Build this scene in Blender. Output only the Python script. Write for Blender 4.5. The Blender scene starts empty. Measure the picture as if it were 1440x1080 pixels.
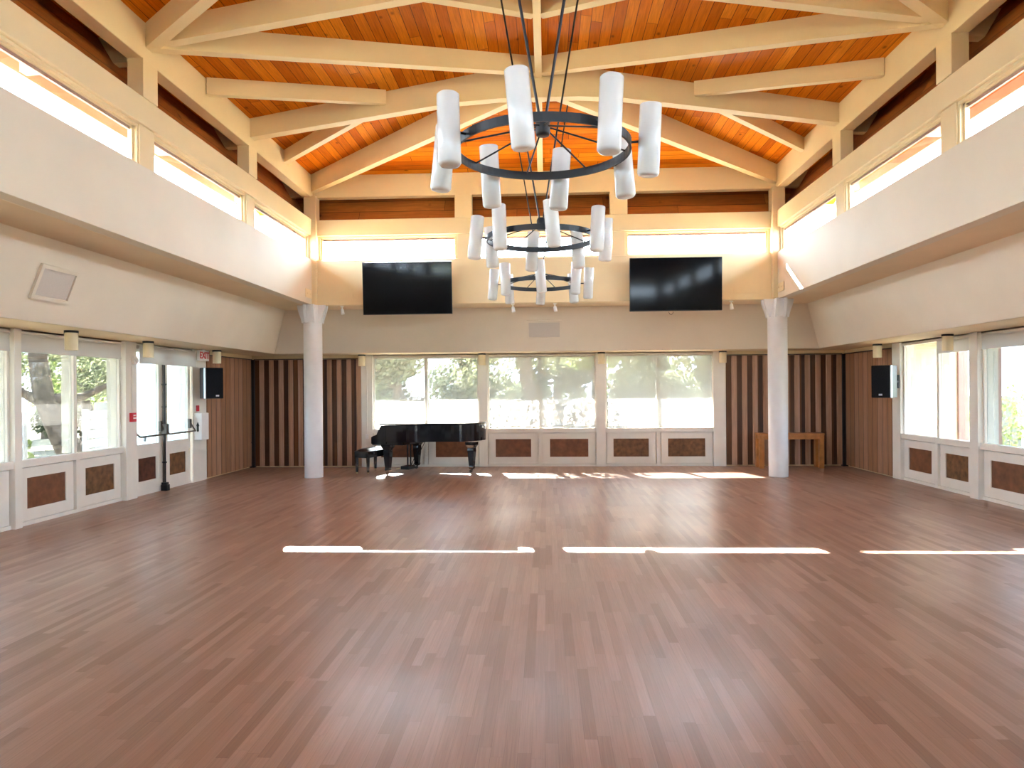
import bpy, bmesh, math, random
from mathutils import Matrix, Vector
R = math.radians
C = bpy.context.scene.collection
SC = bpy.context.scene
rnd = random.Random(7)

# ------------------------------------------------------------ camera, sky, sun, exposure
cam = bpy.data.objects.new('camera', bpy.data.cameras.new('camera'))
C.objects.link(cam)
cam.data.sensor_width = 36.0
cam.data.lens = 25.0
cam.data.shift_y = 9.4 / 1440
cam.data.clip_start = 0.05
cam.data.clip_end = 400
yaw = math.atan(0.048)
cam.matrix_world = (Matrix.Translation((0.08, 0.0, 1.65)) @ Matrix.Rotation(yaw, 4, 'Z')
                    @ Matrix.Rotation(R(90), 4, 'X') @ Matrix.Rotation(R(-0.44), 4, 'Z'))
SC.camera = cam

w = bpy.data.worlds.new('sky')
SC.world = w
w.use_nodes = True
wn = w.node_tree.nodes
wl = w.node_tree.links
wn.clear()
wo = wn.new('ShaderNodeOutputWorld')
bg = wn.new('ShaderNodeBackground')
sky = wn.new('ShaderNodeTexSky')
sky.sky_type = 'HOSEK_WILKIE'
sky.sun_direction = Vector((-0.25, 1.0, 0.685)).normalized()
sky.turbidity = 4.0
sky.ground_albedo = 0.4
mixw = wn.new('ShaderNodeMix'); mixw.data_type = 'RGBA'
mixw.inputs[0].default_value = 0.75
wl.new(sky.outputs[0], mixw.inputs[6])
mixw.inputs[7].default_value = (0.74, 0.87, 1.03, 1)
wl.new(mixw.outputs[2], bg.inputs[0])
bg.inputs[1].default_value = 17.0
wl.new(bg.outputs[0], wo.inputs[0])

sd = bpy.data.lights.new('sun', 'SUN')
sd.energy = 190.0
sd.angle = R(0.55)
sd.color = (1.0, 0.93, 0.82)
sun = bpy.data.objects.new('sun', sd)
C.objects.link(sun)
sun.rotation_euler = Vector((0.25, -1.0, -0.685)).to_track_quat('-Z', 'Y').to_euler()

SC.view_settings.view_transform = 'Standard'
SC.view_settings.look = 'None'
SC.view_settings.gamma = 1.0
SC.view_settings.use_curve_mapping = False
SC.view_settings.exposure = 1.5
SC.cycles.max_bounces = 14
SC.cycles.diffuse_bounces = 8
SC.cycles.glossy_bounces = 4
SC.cycles.transparent_max_bounces = 16


# ------------------------------------------------------------ materials
def mat(name):
    m = bpy.data.materials.new(name)
    m.use_nodes = True
    nt = m.node_tree
    return m, nt.nodes, nt.links, nt.nodes['Principled BSDF']


def paint(name, col, rough=0.5, var=0.06, scale=3.0, spec=0.4, bump=0.0, metal=0.0):
    m, n, l, p = mat(name)
    tc = n.new('ShaderNodeTexCoord')
    no = n.new('ShaderNodeTexNoise')
    no.inputs['Scale'].default_value = scale
    no.inputs['Detail'].default_value = 5
    l.new(tc.outputs['Object'], no.inputs['Vector'])
    cr = n.new('ShaderNodeValToRGB')
    a = [max(0, c * (1 - var)) for c in col]
    b = [min(1, c * (1 + var)) for c in col]
    cr.color_ramp.elements[0].position = 0.3
    cr.color_ramp.elements[1].position = 0.7
    cr.color_ramp.elements[0].color = (*a, 1)
    cr.color_ramp.elements[1].color = (*b, 1)
    l.new(no.outputs['Fac'], cr.inputs[0])
    l.new(cr.outputs[0], p.inputs['Base Color'])
    p.inputs['Roughness'].default_value = rough
    p.inputs['Specular IOR Level'].default_value = spec
    p.inputs['Metallic'].default_value = metal
    if bump:
        bp = n.new('ShaderNodeBump')
        bp.inputs['Strength'].default_value = bump
        bp.inputs['Distance'].default_value = 0.01
        no2 = n.new('ShaderNodeTexNoise')
        no2.inputs['Scale'].default_value = scale * 25
        l.new(tc.outputs['Object'], no2.inputs['Vector'])
        l.new(no2.outputs['Fac'], bp.inputs['Height'])
        l.new(bp.outputs[0], p.inputs['Normal'])
    return m


def boards(name, axis, width, length, cols, rough, groove=0.03, groove_dark=0.45, knots=True, coat=0.0, grain=0.25, spec=0.4, seam_bump=0.3, rough_var=0.0):
    """Boards running along axis ('X','Y','Z'); the across coordinate is x, y (or z)."""
    m, n, l, p = mat(name)
    tc = n.new('ShaderNodeTexCoord')
    sp = n.new('ShaderNodeSeparateXYZ')
    l.new(tc.outputs['Object'], sp.inputs[0])
    if axis == 'Y':
        al, ac = sp.outputs[1], sp.outputs[0]
    elif axis == 'X':
        al, ac = sp.outputs[0], sp.outputs[1]
    else:
        al = sp.outputs[2]
        ad = n.new('ShaderNodeMath'); ad.operation = 'ADD'
        l.new(sp.outputs[0], ad.inputs[0]); l.new(sp.outputs[1], ad.inputs[1])
        ac = ad.outputs[0]

    def mth(op, a, b=None, c=None):
        q = n.new('ShaderNodeMath'); q.operation = op
        for i, v in enumerate((a, b, c)):
            if v is None:
                continue
            if isinstance(v, (int, float)):
                q.inputs[i].default_value = v
            else:
                l.new(v, q.inputs[i])
        return q.outputs[0]
    u = mth('DIVIDE', ac, width)
    row = mth('FLOOR', u)
    fr = mth('FRACT', u)
    wn1 = n.new('ShaderNodeTexWhiteNoise'); wn1.noise_dimensions = '1D'
    l.new(row, wn1.inputs['W'])
    v = mth('DIVIDE', al, length)
    v2 = mth('ADD', v, mth('MULTIPLY', wn1.outputs['Value'], 7.3))
    col_i = mth('FLOOR', v2)
    frv = mth('FRACT', v2)
    cb = n.new('ShaderNodeCombineXYZ')
    l.new(row, cb.inputs[0]); l.new(col_i, cb.inputs[1])
    wn2 = n.new('ShaderNodeTexWhiteNoise'); wn2.noise_dimensions = '2D'
    l.new(cb.outputs[0], wn2.inputs['Vector'])
    cr = n.new('ShaderNodeValToRGB')
    els = cr.color_ramp.elements
    while len(els) < len(cols):
        els.new(0.5)
    for i, c in enumerate(cols):
        els[i].position = i / (len(cols) - 1)
        els[i].color = (*c, 1)
    l.new(wn2.outputs['Value'], cr.inputs[0])
    # grain
    cg = n.new('ShaderNodeCombineXYZ')
    l.new(mth('MULTIPLY', ac, 1.0 / width * 4), cg.inputs[0])
    l.new(mth('MULTIPLY', al, 1.3), cg.inputs[1])
    l.new(mth('MULTIPLY', wn2.outputs['Value'], 40.0), cg.inputs[2])
    ng = n.new('ShaderNodeTexNoise')
    ng.inputs['Scale'].default_value = 2.0
    ng.inputs['Detail'].default_value = 6
    ng.inputs['Distortion'].default_value = 0.6
    l.new(cg.outputs[0], ng.inputs['Vector'])
    g = n.new('ShaderNodeMapRange')
    l.new(ng.outputs['Fac'], g.inputs[0])
    g.inputs[1].default_value = 0.25; g.inputs[2].default_value = 0.75
    g.inputs[3].default_value = 1 - grain; g.inputs[4].default_value = 1 + grain
    f = g.outputs[0]
    # seams
    e1 = mth('LESS_THAN', fr, groove)
    e2 = mth('LESS_THAN', frv, groove * width / length)
    e = mth('MAXIMUM', e1, e2)
    sd_ = mth('SUBTRACT', 1.0, mth('MULTIPLY', e, 1 - groove_dark))
    f = mth('MULTIPLY', f, sd_)
    if knots:
        ck = n.new('ShaderNodeCombineXYZ')
        l.new(mth('MULTIPLY', ac, 7.0), ck.inputs[0]); l.new(mth('MULTIPLY', al, 4.0), ck.inputs[1])
        vo = n.new('ShaderNodeTexVoronoi'); vo.inputs['Scale'].default_value = 0.6
        l.new(ck.outputs[0], vo.inputs['Vector'])
        kn = n.new('ShaderNodeMapRange')
        l.new(vo.outputs['Distance'], kn.inputs[0])
        kn.inputs[1].default_value = 0.05; kn.inputs[2].default_value = 0.13
        kn.inputs[3].default_value = 0.45; kn.inputs[4].default_value = 1.0
        f = mth('MULTIPLY', f, kn.outputs[0])
    mx = n.new('ShaderNodeVectorMath'); mx.operation = 'SCALE'
    l.new(cr.outputs[0], mx.inputs[0]); l.new(f, mx.inputs['Scale'])
    l.new(mx.outputs[0], p.inputs['Base Color'])
    p.inputs['Roughness'].default_value = rough
    p.inputs['Specular IOR Level'].default_value = spec
    p.inputs['Coat Weight'].default_value = coat
    p.inputs['Coat Roughness'].default_value = 0.2
    if rough_var:
        n3 = n.new('ShaderNodeTexNoise'); n3.inputs['Scale'].default_value = 0.9; n3.inputs['Detail'].default_value = 6
        l.new(tc.outputs['Object'], n3.inputs['Vector'])
        mr = n.new('ShaderNodeMapRange')
        l.new(n3.outputs['Fac'], mr.inputs[0])
        mr.inputs[1].default_value = 0.3; mr.inputs[2].default_value = 0.7
        mr.inputs[3].default_value = rough - rough_var; mr.inputs[4].default_value = rough + rough_var
        l.new(mr.outputs[0], p.inputs['Roughness'])
    if seam_bump:
        bp = n.new('ShaderNodeBump')
        bp.inputs['Strength'].default_value = seam_bump
        bp.inputs['Distance'].default_value = 0.004
        hgt = mth('SUBTRACT', mth('MULTIPLY', ng.outputs['Fac'], 0.25), e)
        l.new(hgt, bp.inputs['Height'])
        l.new(bp.outputs[0], p.inputs['Normal'])
    return m


def glass(name, tint=(0.95, 0.97, 0.97), refl=0.08):
    m, n, l, p = mat(name)
    n.remove(p)
    out = n['Material Output']
    t = n.new('ShaderNodeBsdfTransparent'); t.inputs[0].default_value = (*tint, 1)
    g = n.new('ShaderNodeBsdfGlossy'); g.inputs['Roughness'].default_value = 0.02
    mx = n.new('ShaderNodeMixShader')
    fr = n.new('ShaderNodeLayerWeight'); fr.inputs[0].default_value = 0.15
    mm = n.new('ShaderNodeMath'); mm.operation = 'MULTIPLY'; mm.inputs[1].default_value = 0.5
    l.new(fr.outputs['Facing'], mm.inputs[0])
    mm2 = n.new('ShaderNodeMath'); mm2.operation = 'ADD'; mm2.inputs[1].default_value = refl * 0.4
    l.new(mm.outputs[0], mm2.inputs[0])
    l.new(mm2.outputs[0], mx.inputs[0])
    l.new(t.outputs[0], mx.inputs[1]); l.new(g.outputs[0], mx.inputs[2])
    l.new(mx.outputs[0], out.inputs[0])
    return m


def fabric(name, col, openness, trans=0.5):
    m, n, l, p = mat(name)
    n.remove(p)
    out = n['Material Output']
    tc = n.new('ShaderNodeTexCoord')
    no = n.new('ShaderNodeTexNoise'); no.inputs['Scale'].default_value = 120
    l.new(tc.outputs['Object'], no.inputs['Vector'])
    t = n.new('ShaderNodeBsdfTransparent')
    d = n.new('ShaderNodeBsdfDiffuse'); d.inputs[0].default_value = (*col, 1)
    tr = n.new('ShaderNodeBsdfTranslucent'); tr.inputs[0].default_value = (*col, 1)
    m1 = n.new('ShaderNodeMixShader'); m1.inputs[0].default_value = trans
    l.new(d.outputs[0], m1.inputs[1]); l.new(tr.outputs[0], m1.inputs[2])
    m2 = n.new('ShaderNodeMixShader')
    mr = n.new('ShaderNodeMapRange')
    l.new(no.outputs['Fac'], mr.inputs[0])
    mr.inputs[1].default_value = 0.3; mr.inputs[2].default_value = 0.7
    mr.inputs[3].default_value = max(0, openness - 0.01); mr.inputs[4].default_value = min(1, openness + 0.01)
    if openness > 0:
        l.new(mr.outputs[0], m2.inputs[0])
    else:
        m2.inputs[0].default_value = 0
    l.new(m1.outputs[0], m2.inputs[1]); l.new(t.outputs[0], m2.inputs[2])
    l.new(m2.outputs[0], out.inputs[0])
    return m


def leaf_mat(name, c1, c2):
    m, n, l, p = mat(name)
    gi = n.new('ShaderNodeTexCoord')
    no = n.new('ShaderNodeTexNoise'); no.inputs['Scale'].default_value = 2.5; no.inputs['Detail'].default_value = 4
    l.new(gi.outputs['Object'], no.inputs['Vector'])
    cr = n.new('ShaderNodeValToRGB')
    cr.color_ramp.elements[0].position = 0.35; cr.color_ramp.elements[1].position = 0.65
    cr.color_ramp.elements[0].color = (*c1, 1); cr.color_ramp.elements[1].color = (*c2, 1)
    l.new(no.outputs['Fac'], cr.inputs[0])
    l.new(cr.outputs[0], p.inputs['Base Color'])
    p.inputs['Roughness'].default_value = 0.6
    tr = n.new('ShaderNodeBsdfTranslucent')
    l.new(cr.outputs[0], tr.inputs[0])
    mx = n.new('ShaderNodeMixShader'); mx.inputs[0].default_value = 0.4
    l.new(p.outputs[0], mx.inputs[1]); l.new(tr.outputs[0], mx.inputs[2])
    l.new(mx.outputs[0], n['Material Output'].inputs[0])
    return m


M = {}
M['cream'] = paint('cream_paint', (0.72, 0.57, 0.335), 0.45, 0.04, 1.5)
M['plaster'] = paint('plaster', (0.68, 0.595, 0.475), 0.55, 0.04, 1.2, bump=0.05)
M['soffit'] = paint('soffit_paint', (0.68, 0.53, 0.34), 0.6, 0.05, 1.2)
M['panel_paint'] = paint('panel_paint', (0.64, 0.565, 0.45), 0.6, 0.04, 1.0, spec=0.15)
M['white'] = paint('white_paint', (0.80, 0.77, 0.70), 0.4, 0.03, 4.0)
M['post_white'] = paint('column_white', (0.72, 0.72, 0.73), 0.38, 0.03, 6.0)
M['floor'] = boards('oak_floor', 'Y', 0.062, 0.85,
                    [(0.265, 0.148, 0.104), (0.33, 0.196, 0.144), (0.345, 0.208, 0.155), (0.36, 0.219, 0.165), (0.405, 0.253, 0.194)],
                    0.40, groove=0.025, groove_dark=0.7, knots=False, grain=0.14, spec=0.36, seam_bump=0.10, rough_var=0.05, coat=0.15)
M['roof_y'] = boards('cedar_roof_boards', 'Y', 0.14, 3.1,
                     [(0.39, 0.085, 0.002), (0.50, 0.125, 0.003), (0.57, 0.158, 0.005), (0.63, 0.20, 0.010)], 0.45, groove=0.06, groove_dark=0.25, spec=0.04)
M['roof_x'] = boards('cedar_roof_boards_cross', 'X', 0.14, 3.1,
                     [(0.39, 0.085, 0.002), (0.50, 0.125, 0.003), (0.57, 0.158, 0.005), (0.63, 0.20, 0.010)], 0.45, groove=0.06, groove_dark=0.25, spec=0.04)
M['board_y'] = boards('dark_cedar_boards', 'Y', 0.14, 3.1, [(0.24, 0.066, 0.012), (0.31, 0.092, 0.017), (0.36, 0.115, 0.023), (0.41, 0.138, 0.03)], 0.5, groove=0.05, groove_dark=0.3, spec=0.25)
M['board_x'] = boards('dark_cedar_boards_cross', 'X', 0.14, 3.1, [(0.24, 0.066, 0.012), (0.31, 0.092, 0.017), (0.36, 0.115, 0.023), (0.41, 0.138, 0.03)], 0.5, groove=0.05, groove_dark=0.3, spec=0.25)
M['partition'] = boards('partition_boards', 'Z', 0.204, 90.0, [(0.30, 0.145, 0.07), (0.37, 0.19, 0.105), (0.43, 0.25, 0.16)], 0.45, groove=0.10, groove_dark=0.3, knots=False, grain=0.2, seam_bump=0.0)
M['strip_light'] = boards('light_wood_slat', 'Z', 0.111, 90.0, [(0.36, 0.19, 0.105), (0.44, 0.26, 0.165), (0.50, 0.32, 0.235)], 0.45, groove=0.0, knots=False, grain=0.2, seam_bump=0.0)
M['strip_dark'] = boards('dark_wood_slat', 'Z', 0.111, 90.0, [(0.040, 0.014, 0.006), (0.06, 0.022, 0.008), (0.16, 0.06, 0.016)], 0.45, groove=0.0, knots=False, grain=0.2, seam_bump=0.0)
M['insert'] = paint('brown_panel', (0.17, 0.062, 0.026), 0.45, 0.3, 9.0)
M['insert2'] = paint('brown_panel_mottled', (0.155, 0.068, 0.026), 0.45, 0.45, 12.0)
M['insert3'] = paint('dark_red_panel', (0.10, 0.032, 0.018), 0.3, 0.5, 14.0)
M['glass'] = glass('window_glass')
M['glass_low'] = glass('dimmed_window_glass', (0.34, 0.355, 0.36))  # glass colour darkened here and below to hold back daylight and the bright view
M['glass_back'] = glass('back_window_glass', (0.50, 0.515, 0.52))
M['glass_mid'] = glass('dimmed_side_glass', (0.42, 0.44, 0.45))  # side panes nearer the camera, darkened to let in less daylight
M['glass_front'] = glass('front_glass', (0.10, 0.105, 0.11))  # unseen front panes darkened most, to cut daylight on the near floor
M['glass_door'] = glass('door_glass', (0.42, 0.47, 0.49))
M['shade'] = fabric('screen_shade', (0.62, 0.61, 0.60), 0.55, 0.40)
M['shade_thin'] = fabric('screen_shade_open', (0.62, 0.61, 0.60), 0.76, 0.40)
M['shade_roll'] = fabric('shade_fabric', (0.72, 0.70, 0.68), 0.06, 0.35)
M['black_metal'] = paint('black_metal', (0.012, 0.013, 0.017), 0.42, 0.2, 8.0)
M['black_lacquer'] = paint('black_lacquer', (0.004, 0.005, 0.008), 0.06, 0.1, 8.0, spec=0.5)
M['black_plastic'] = paint('black_plastic', (0.012, 0.012, 0.014), 0.4, 0.1, 8.0)
M['black_cloth'] = paint('speaker_cloth', (0.008, 0.009, 0.012), 0.85, 0.3, 60.0, spec=0.2)
M['screen'] = paint('tv_screen', (0.004, 0.004, 0.005), 0.08, 0.05, 4.0, spec=0.13)
M['grey_metal'] = paint('grey_metal', (0.35, 0.36, 0.38), 0.4, 0.1, 8.0, metal=0.5)
M['bronze'] = paint('dark_bronze', (0.09, 0.07, 0.06), 0.45, 0.2, 8.0, metal=0.3)
M['silver'] = paint('silver_strip', (0.62, 0.65, 0.70), 0.35, 0.05, 8.0, metal=0.2)
M['brass'] = paint('brass', (0.75, 0.62, 0.38), 0.3, 0.1, 8.0, metal=0.9)
M['red'] = paint('red_plastic', (0.62, 0.03, 0.05), 0.4, 0.05, 8.0)
M['white_plastic'] = paint('white_plastic', (0.85, 0.84, 0.82), 0.4, 0.02, 8.0)
M['white_wood'] = paint('white_stain', (0.84, 0.85, 0.86), 0.6, 0.04, 5.0)
M['bench_wood'] = paint('honey_wood', (0.46, 0.19, 0.055), 0.4, 0.25, 6.0)
M['ivory'] = paint('ivory', (0.82, 0.80, 0.74), 0.25, 0.02, 8.0)
M['mauve'] = paint('mauve_trim', (0.42, 0.24, 0.20), 0.6, 0.1, 5.0)
M['ext_cream'] = paint('exterior_cream', (0.82, 0.70, 0.50), 0.7, 0.04, 2.0)
M['ext_white'] = paint('exterior_white', (0.86, 0.87, 0.88), 0.7, 0.03, 2.0)
M['ext_garden'] = paint('garden_wall_paint', (0.44, 0.43, 0.41), 0.8, 0.05, 2.0)
M['leaf_d'] = paint('silhouette_leaves', (0.045, 0.045, 0.03), 0.8, 0.4, 6.0)  # backlit silhouette put into the leaf colour: darkened, no light passes through
M['roof_top'] = paint('flat_roofing', (0.15, 0.14, 0.13), 0.8, 0.15, 3.0)
M['ground'] = paint('garden_ground', (0.24, 0.22, 0.16), 0.9, 0.25, 1.2)
M['bark'] = paint('bark', (0.12, 0.095, 0.075), 0.9, 0.5, 9.0, bump=0.6)
M['leaf_a'] = leaf_mat('olive_leaves', (0.08, 0.10, 0.05), (0.25, 0.27, 0.15))
M['leaf_b'] = leaf_mat('bright_leaves', (0.16, 0.22, 0.05), (0.38, 0.44, 0.15))
M['leaf_c'] = leaf_mat('dark_leaves', (0.05, 0.07, 0.04), (0.14, 0.17, 0.10))


def lamp_glass(name):
    m, n, l, p = mat(name)
    tc = n.new('ShaderNodeTexCoord')
    no = n.new('ShaderNodeTexNoise'); no.inputs['Scale'].default_value = 5
    l.new(tc.outputs['Object'], no.inputs['Vector'])
    cr = n.new('ShaderNodeValToRGB')
    cr.color_ramp.elements[0].color = (0.60, 0.60, 0.59, 1); cr.color_ramp.elements[1].color = (0.70, 0.70, 0.69, 1)
    l.new(no.outputs['Fac'], cr.inputs[0])
    l.new(cr.outputs[0], p.inputs['Base Color'])
    p.inputs['Roughness'].default_value = 0.22
    p.inputs['Subsurface Weight'].default_value = 0.3
    p.inputs['Subsurface Radius'].default_value = (0.05, 0.05, 0.05)
    return m


M['opal'] = lamp_glass('opal_glass')
M['opal_warm'] = paint('cream_lamp_shade', (0.80, 0.70, 0.48), 0.4, 0.04, 6.0)


# ------------------------------------------------------------ mesh helpers
class MB:
    def __init__(self, mx=None):
        self.v = []; self.f = []; self.mi = []; self.sm = []
        self.mx = mx or Matrix.Identity(4)

    def add(self, vs, fs, mi=0, smooth=False, mx=None):
        o = len(self.v)
        T = self.mx @ mx if mx is not None else self.mx
        self.v += [tuple(T @ Vector(p)) for p in vs]
        for f in fs:
            self.f.append([o + i for i in f]); self.mi.append(mi); self.sm.append(smooth)
        return self

    def box(self, x0, x1, y0, y1, z0, z1, mi=0, mx=None):
        x0, x1 = min(x0, x1), max(x0, x1); y0, y1 = min(y0, y1), max(y0, y1); z0, z1 = min(z0, z1), max(z0, z1)
        vs = [(x0, y0, z0), (x1, y0, z0), (x1, y1, z0), (x0, y1, z0), (x0, y0, z1), (x1, y0, z1), (x1, y1, z1), (x0, y1, z1)]
        return self.hexa(vs, mi, mx)

    def hexa(self, vs, mi=0, mx=None):
        return self.add(vs, [(0, 3, 2, 1), (4, 5, 6, 7), (0, 1, 5, 4), (1, 2, 6, 5), (2, 3, 7, 6), (3, 0, 4, 7)], mi, False, mx)

    def prism(self, poly, vec, mi=0, mx=None):
        """poly: list of 3d points in a plane, extruded by vec."""
        n = len(poly); vec = Vector(vec)
        vs = [tuple(p) for p in poly] + [tuple(Vector(p) + vec) for p in poly]
        fs = [tuple(range(n))[::-1], tuple(range(n, 2 * n))]
        for i in range(n):
            j = (i + 1) % n
            fs.append((i, j, n + j, n + i))
        return self.add(vs, fs, mi, False, mx)

    def tube(self, p0, p1, r0, r1=None, seg=12, mi=0, cap=True, mx=None, smooth=True):
        r1 = r0 if r1 is None else r1
        p0, p1 = Vector(p0), Vector(p1)
        d = (p1 - p0).normalized()
        a = d.orthogonal().normalized(); b = d.cross(a)
        vs = []
        for p, r in ((p0, r0), (p1, r1)):
            for i in range(seg):
                t = 2 * math.pi * i / seg
                vs.append(tuple(p + a * (r * math.cos(t)) + b * (r * math.sin(t))))
        fs = [(i, (i + 1) % seg, seg + (i + 1) % seg, seg + i) for i in range(seg)]
        self.add(vs, fs, mi, smooth, mx)
        if cap:
            self.add(vs[:seg], [tuple(range(seg))[::-1]], mi, False, mx)
            self.add(vs[seg:], [tuple(range(seg))], mi, False, mx)
        return self

    def path(self, pts, r, seg=8, mi=0, mx=None):
        for a, b in zip(pts[:-1], pts[1:]):
            self.tube(a, b, r, seg=seg, mi=mi, mx=mx)
        return self

    def lathe(self, prof, seg=24, mi=0, mx=None, smooth=True):
        """prof: list of (r, z) from bottom to top."""
        vs = []; fs = []
        for r, z in prof:
            for i in range(seg):
                t = 2 * math.pi * i / seg
                vs.append((r * math.cos(t), r * math.sin(t), z))
        for k in range(len(prof) - 1):
            for i in range(seg):
                j = (i + 1) % seg
                fs.append((k * seg + i, k * seg + j, (k + 1) * seg + j, (k + 1) * seg + i))
        self.add(vs, fs, mi, smooth, mx)
        return self

    def build(self, name, mats, parent=None, bevel=0.0):
        me = bpy.data.meshes.new(name)
        me.from_pydata(self.v, [], self.f)
        if not isinstance(mats, (list, tuple)):
            mats = [mats]
        for m in mats:
            me.materials.append(M[m] if isinstance(m, str) else m)
        for p, i, s in zip(me.polygons, self.mi, self.sm):
            p.material_index = i; p.use_smooth = s
        bm = bmesh.new(); bm.from_mesh(me)
        bmesh.ops.recalc_face_normals(bm, faces=bm.faces)
        bm.to_mesh(me); bm.free()
        o = bpy.data.objects.new(name, me)
        C.objects.link(o)
        if parent:
            o.parent = parent
        if bevel:
            b = o.modifiers.new('bevel', 'BEVEL'); b.width = bevel; b.segments = 2; b.limit_method = 'ANGLE'
        return o


def tag(o, label=None, cat=None, group=None, kind=None):
    if label: o['label'] = label
    if cat: o['category'] = cat
    if group: o['group'] = group
    if kind: o['kind'] = kind
    return o


def thing(name, label, cat, loc=(0, 0, 0), rz=0.0, group=None):
    o = bpy.data.objects.new(name, None)
    o.empty_display_size = 0.2
    C.objects.link(o)
    o.location = loc; o.rotation_euler = (0, 0, rz)
    return tag(o, label, cat, group)


def struct(o, label=None):
    o['kind'] = 'structure'
    if label: o['label'] = label
    return o


def copy_tree(o, parent=None):
    c = o.copy(); C.objects.link(c)
    if parent:
        c.parent = parent
    for ch in list(o.children):
        copy_tree(ch, c)
    return c


# ------------------------------------------------------------ room dimensions
XW = 6.45            # side walls
YB = 15.45           # back wall
YF = -2.55           # front wall behind the camera
XN = 4.41            # nave inner face
YNB = 13.57          # nave back face
YNF = -0.62
POSTS_Y = [13.57, 10.74, 7.90, 5.06, 2.22, -0.62]
POSTS_X = [-4.41, -1.48, 1.48, 4.41]
ZS, ZG0, ZG1, ZM1, ZE0, ZE1 = 3.33, 4.20, 4.67, 4.98, 5.41, 5.84
APY, APF, ZR = 10.70, 2.25, 6.585
SLX = (ZR - ZE1) / XN
SLY = (ZR - ZE1) / (YNB - APY)
ZL = 2.46            # low soffit


def zroof(x, y):
    z = ZR - SLX * abs(x)
    if y > APY: z = min(z, ZR - SLY * (y - APY))
    if y < APF: z = min(z, ZR - SLY * (APF - y))
    return z


# ------------------------------------------------------------ floor, ground
struct(MB().box(-XW - 0.05, XW + 0.05, YF - 0.05, YB + 0.05, -0.08, 0.0).build('floor', 'floor'), 'strip oak floor of narrow reddish brown boards')
g = MB()
X0, X1, Y0, Y1 = -60, 60, -60, 75
g.box(X0, X1, Y0, Y1, -0.5, -0.12)
struct(g.build('ground', 'ground'))

# ------------------------------------------------------------ roof: four board planes
OVX, OVY = 1.65, 1.45
xe = XN + OVX
hipy = APY + (YNB - APY) * xe / XN - 0.0
yeb = YNB + OVY
hipf = APF - (APF - YNF) * xe / XN
yef = YNF - OVY
zx = ZR - SLX * xe
ze_b = ZR - SLY * (yeb - APY)
T = (0, 0, 0.09)
for s in (-1, 1):
    p = [(0, APF, ZR), (0, APY, ZR), (s * xe, hipy, zx), (s * xe, hipf, zx)]
    struct(MB().prism(p, T).build('ceiling', ['roof_y']))
zhb = ZR - SLY * (hipy - APY)
struct(MB().prism([(0, APY, ZR), (xe, hipy, zhb), (xe, yeb, ze_b), (-xe, yeb, ze_b), (-xe, hipy, zhb)], T).build('ceiling', ['roof_x']))
struct(MB().prism([(0, APF, ZR), (-xe, hipf, zhb), (-xe, yef, ze_b), (xe, yef, ze_b), (xe, hipf, zhb)], T).build('ceiling', ['roof_x']))
# fascia boards on the eaves
n = 0
for s in (-1, 1):
    struct(MB().box(s * xe, s * (xe + 0.05), hipf, hipy, zx - 0.15, zx + 0.12).build('trim_%d' % (n + 1), 'mauve')); n += 1
for y, s in ((yeb, 1), (yef, -1)):
    struct(MB().box(-xe, xe, y, y + s * 0.05, ze_b - 0.15, ze_b + 0.12).build('trim_%d' % (n + 1), 'mauve')); n += 1

# ------------------------------------------------------------ nave frame: eave beams, mid beams, panels, posts
TH = 0.18


def nave_side(s):
    x0, x1 = s * XN, s * (XN + TH)
    side = 'left' if s < 0 else 'right'
    struct(MB().box(x0, x1, YNF - TH, YNB + TH, ZE0, ZE1 - 0.0).build('eave_beam', 'cream', bevel=0.008), 'deep cream eave beam along the %s side' % side)
    struct(MB().box(x0, x1, YNF - TH, YNB + TH, ZG1, ZM1).build('rail_beam', 'cream', bevel=0.008), 'cream rail beam above the %s clerestory windows' % side)
    struct(MB().box(x0, x1, YNF - TH, YNB + TH, ZS, ZG0).build('wall_%s_upper' % side, 'panel_paint', bevel=0.006), 'tall plain painted wall band below the %s clerestory' % side)


for s in (-1, 1):
    nave_side(s)
for y, s, nm in ((YNB, 1, 'back'), (YNF, -1, 'front')):
    struct(MB().box(-XN + 0.001, XN - 0.001, y, y + s * TH, ZE0, ZE1).build('eave_beam', 'cream', bevel=0.008), 'cream eave beam across the %s end' % nm)
    struct(MB().box(-XN + 0.001, XN - 0.001, y, y + s * TH, ZG1, ZM1).build('rail_beam', 'cream', bevel=0.008), 'cream rail beam across the %s end' % nm)
    struct(MB().box(-XN + 0.001, XN - 0.001, y, y + s * TH, ZS, ZG0).build('wall_%s_upper' % nm, 'panel_paint' if nm == 'front' else 'cream', bevel=0.006), 'cream wall band below the %s clerestory' % nm)

for s in (-1, 1):
    for y in POSTS_Y[1:-1]:
        q = MB()
        q.box(s * (XN - 0.015), s * (XN + TH - 0.01), y - 0.15, y + 0.15, ZM1 - 0.001, ZE0 + 0.001)
        q.box(s * (XN + 0.03), s * (XN + TH - 0.01), y - 0.15, y + 0.15, ZG0 - 0.001, ZG1 + 0.001)
        struct(q.build('clerestory_post', 'cream', bevel=0.006))
for y, s in ((YNB, 1), (YNF, -1)):
    for x in POSTS_X[1:-1]:
        q = MB()
        q.box(x - 0.165, x + 0.165, y - s * 0.015, y + s * (TH - 0.01), ZM1 - 0.001, ZE0 + 0.001)
        q.box(x - 0.12, x + 0.12, y + s * 0.03, y + s * (TH - 0.01), ZG0 - 0.001, ZG1 + 0.001)
        struct(q.build('clerestory_post', 'cream', bevel=0.006))
    for x in (-1, 1):
        xc = x * XN
        struct(MB().box(xc - x * 0.09, xc + x * 0.15, y - s * 0.09, y + s * 0.15, ZS + 0.001, ZE0 + 0.02).build('corner_post', 'cream', bevel=0.012), 'cream corner post above the column')

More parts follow.
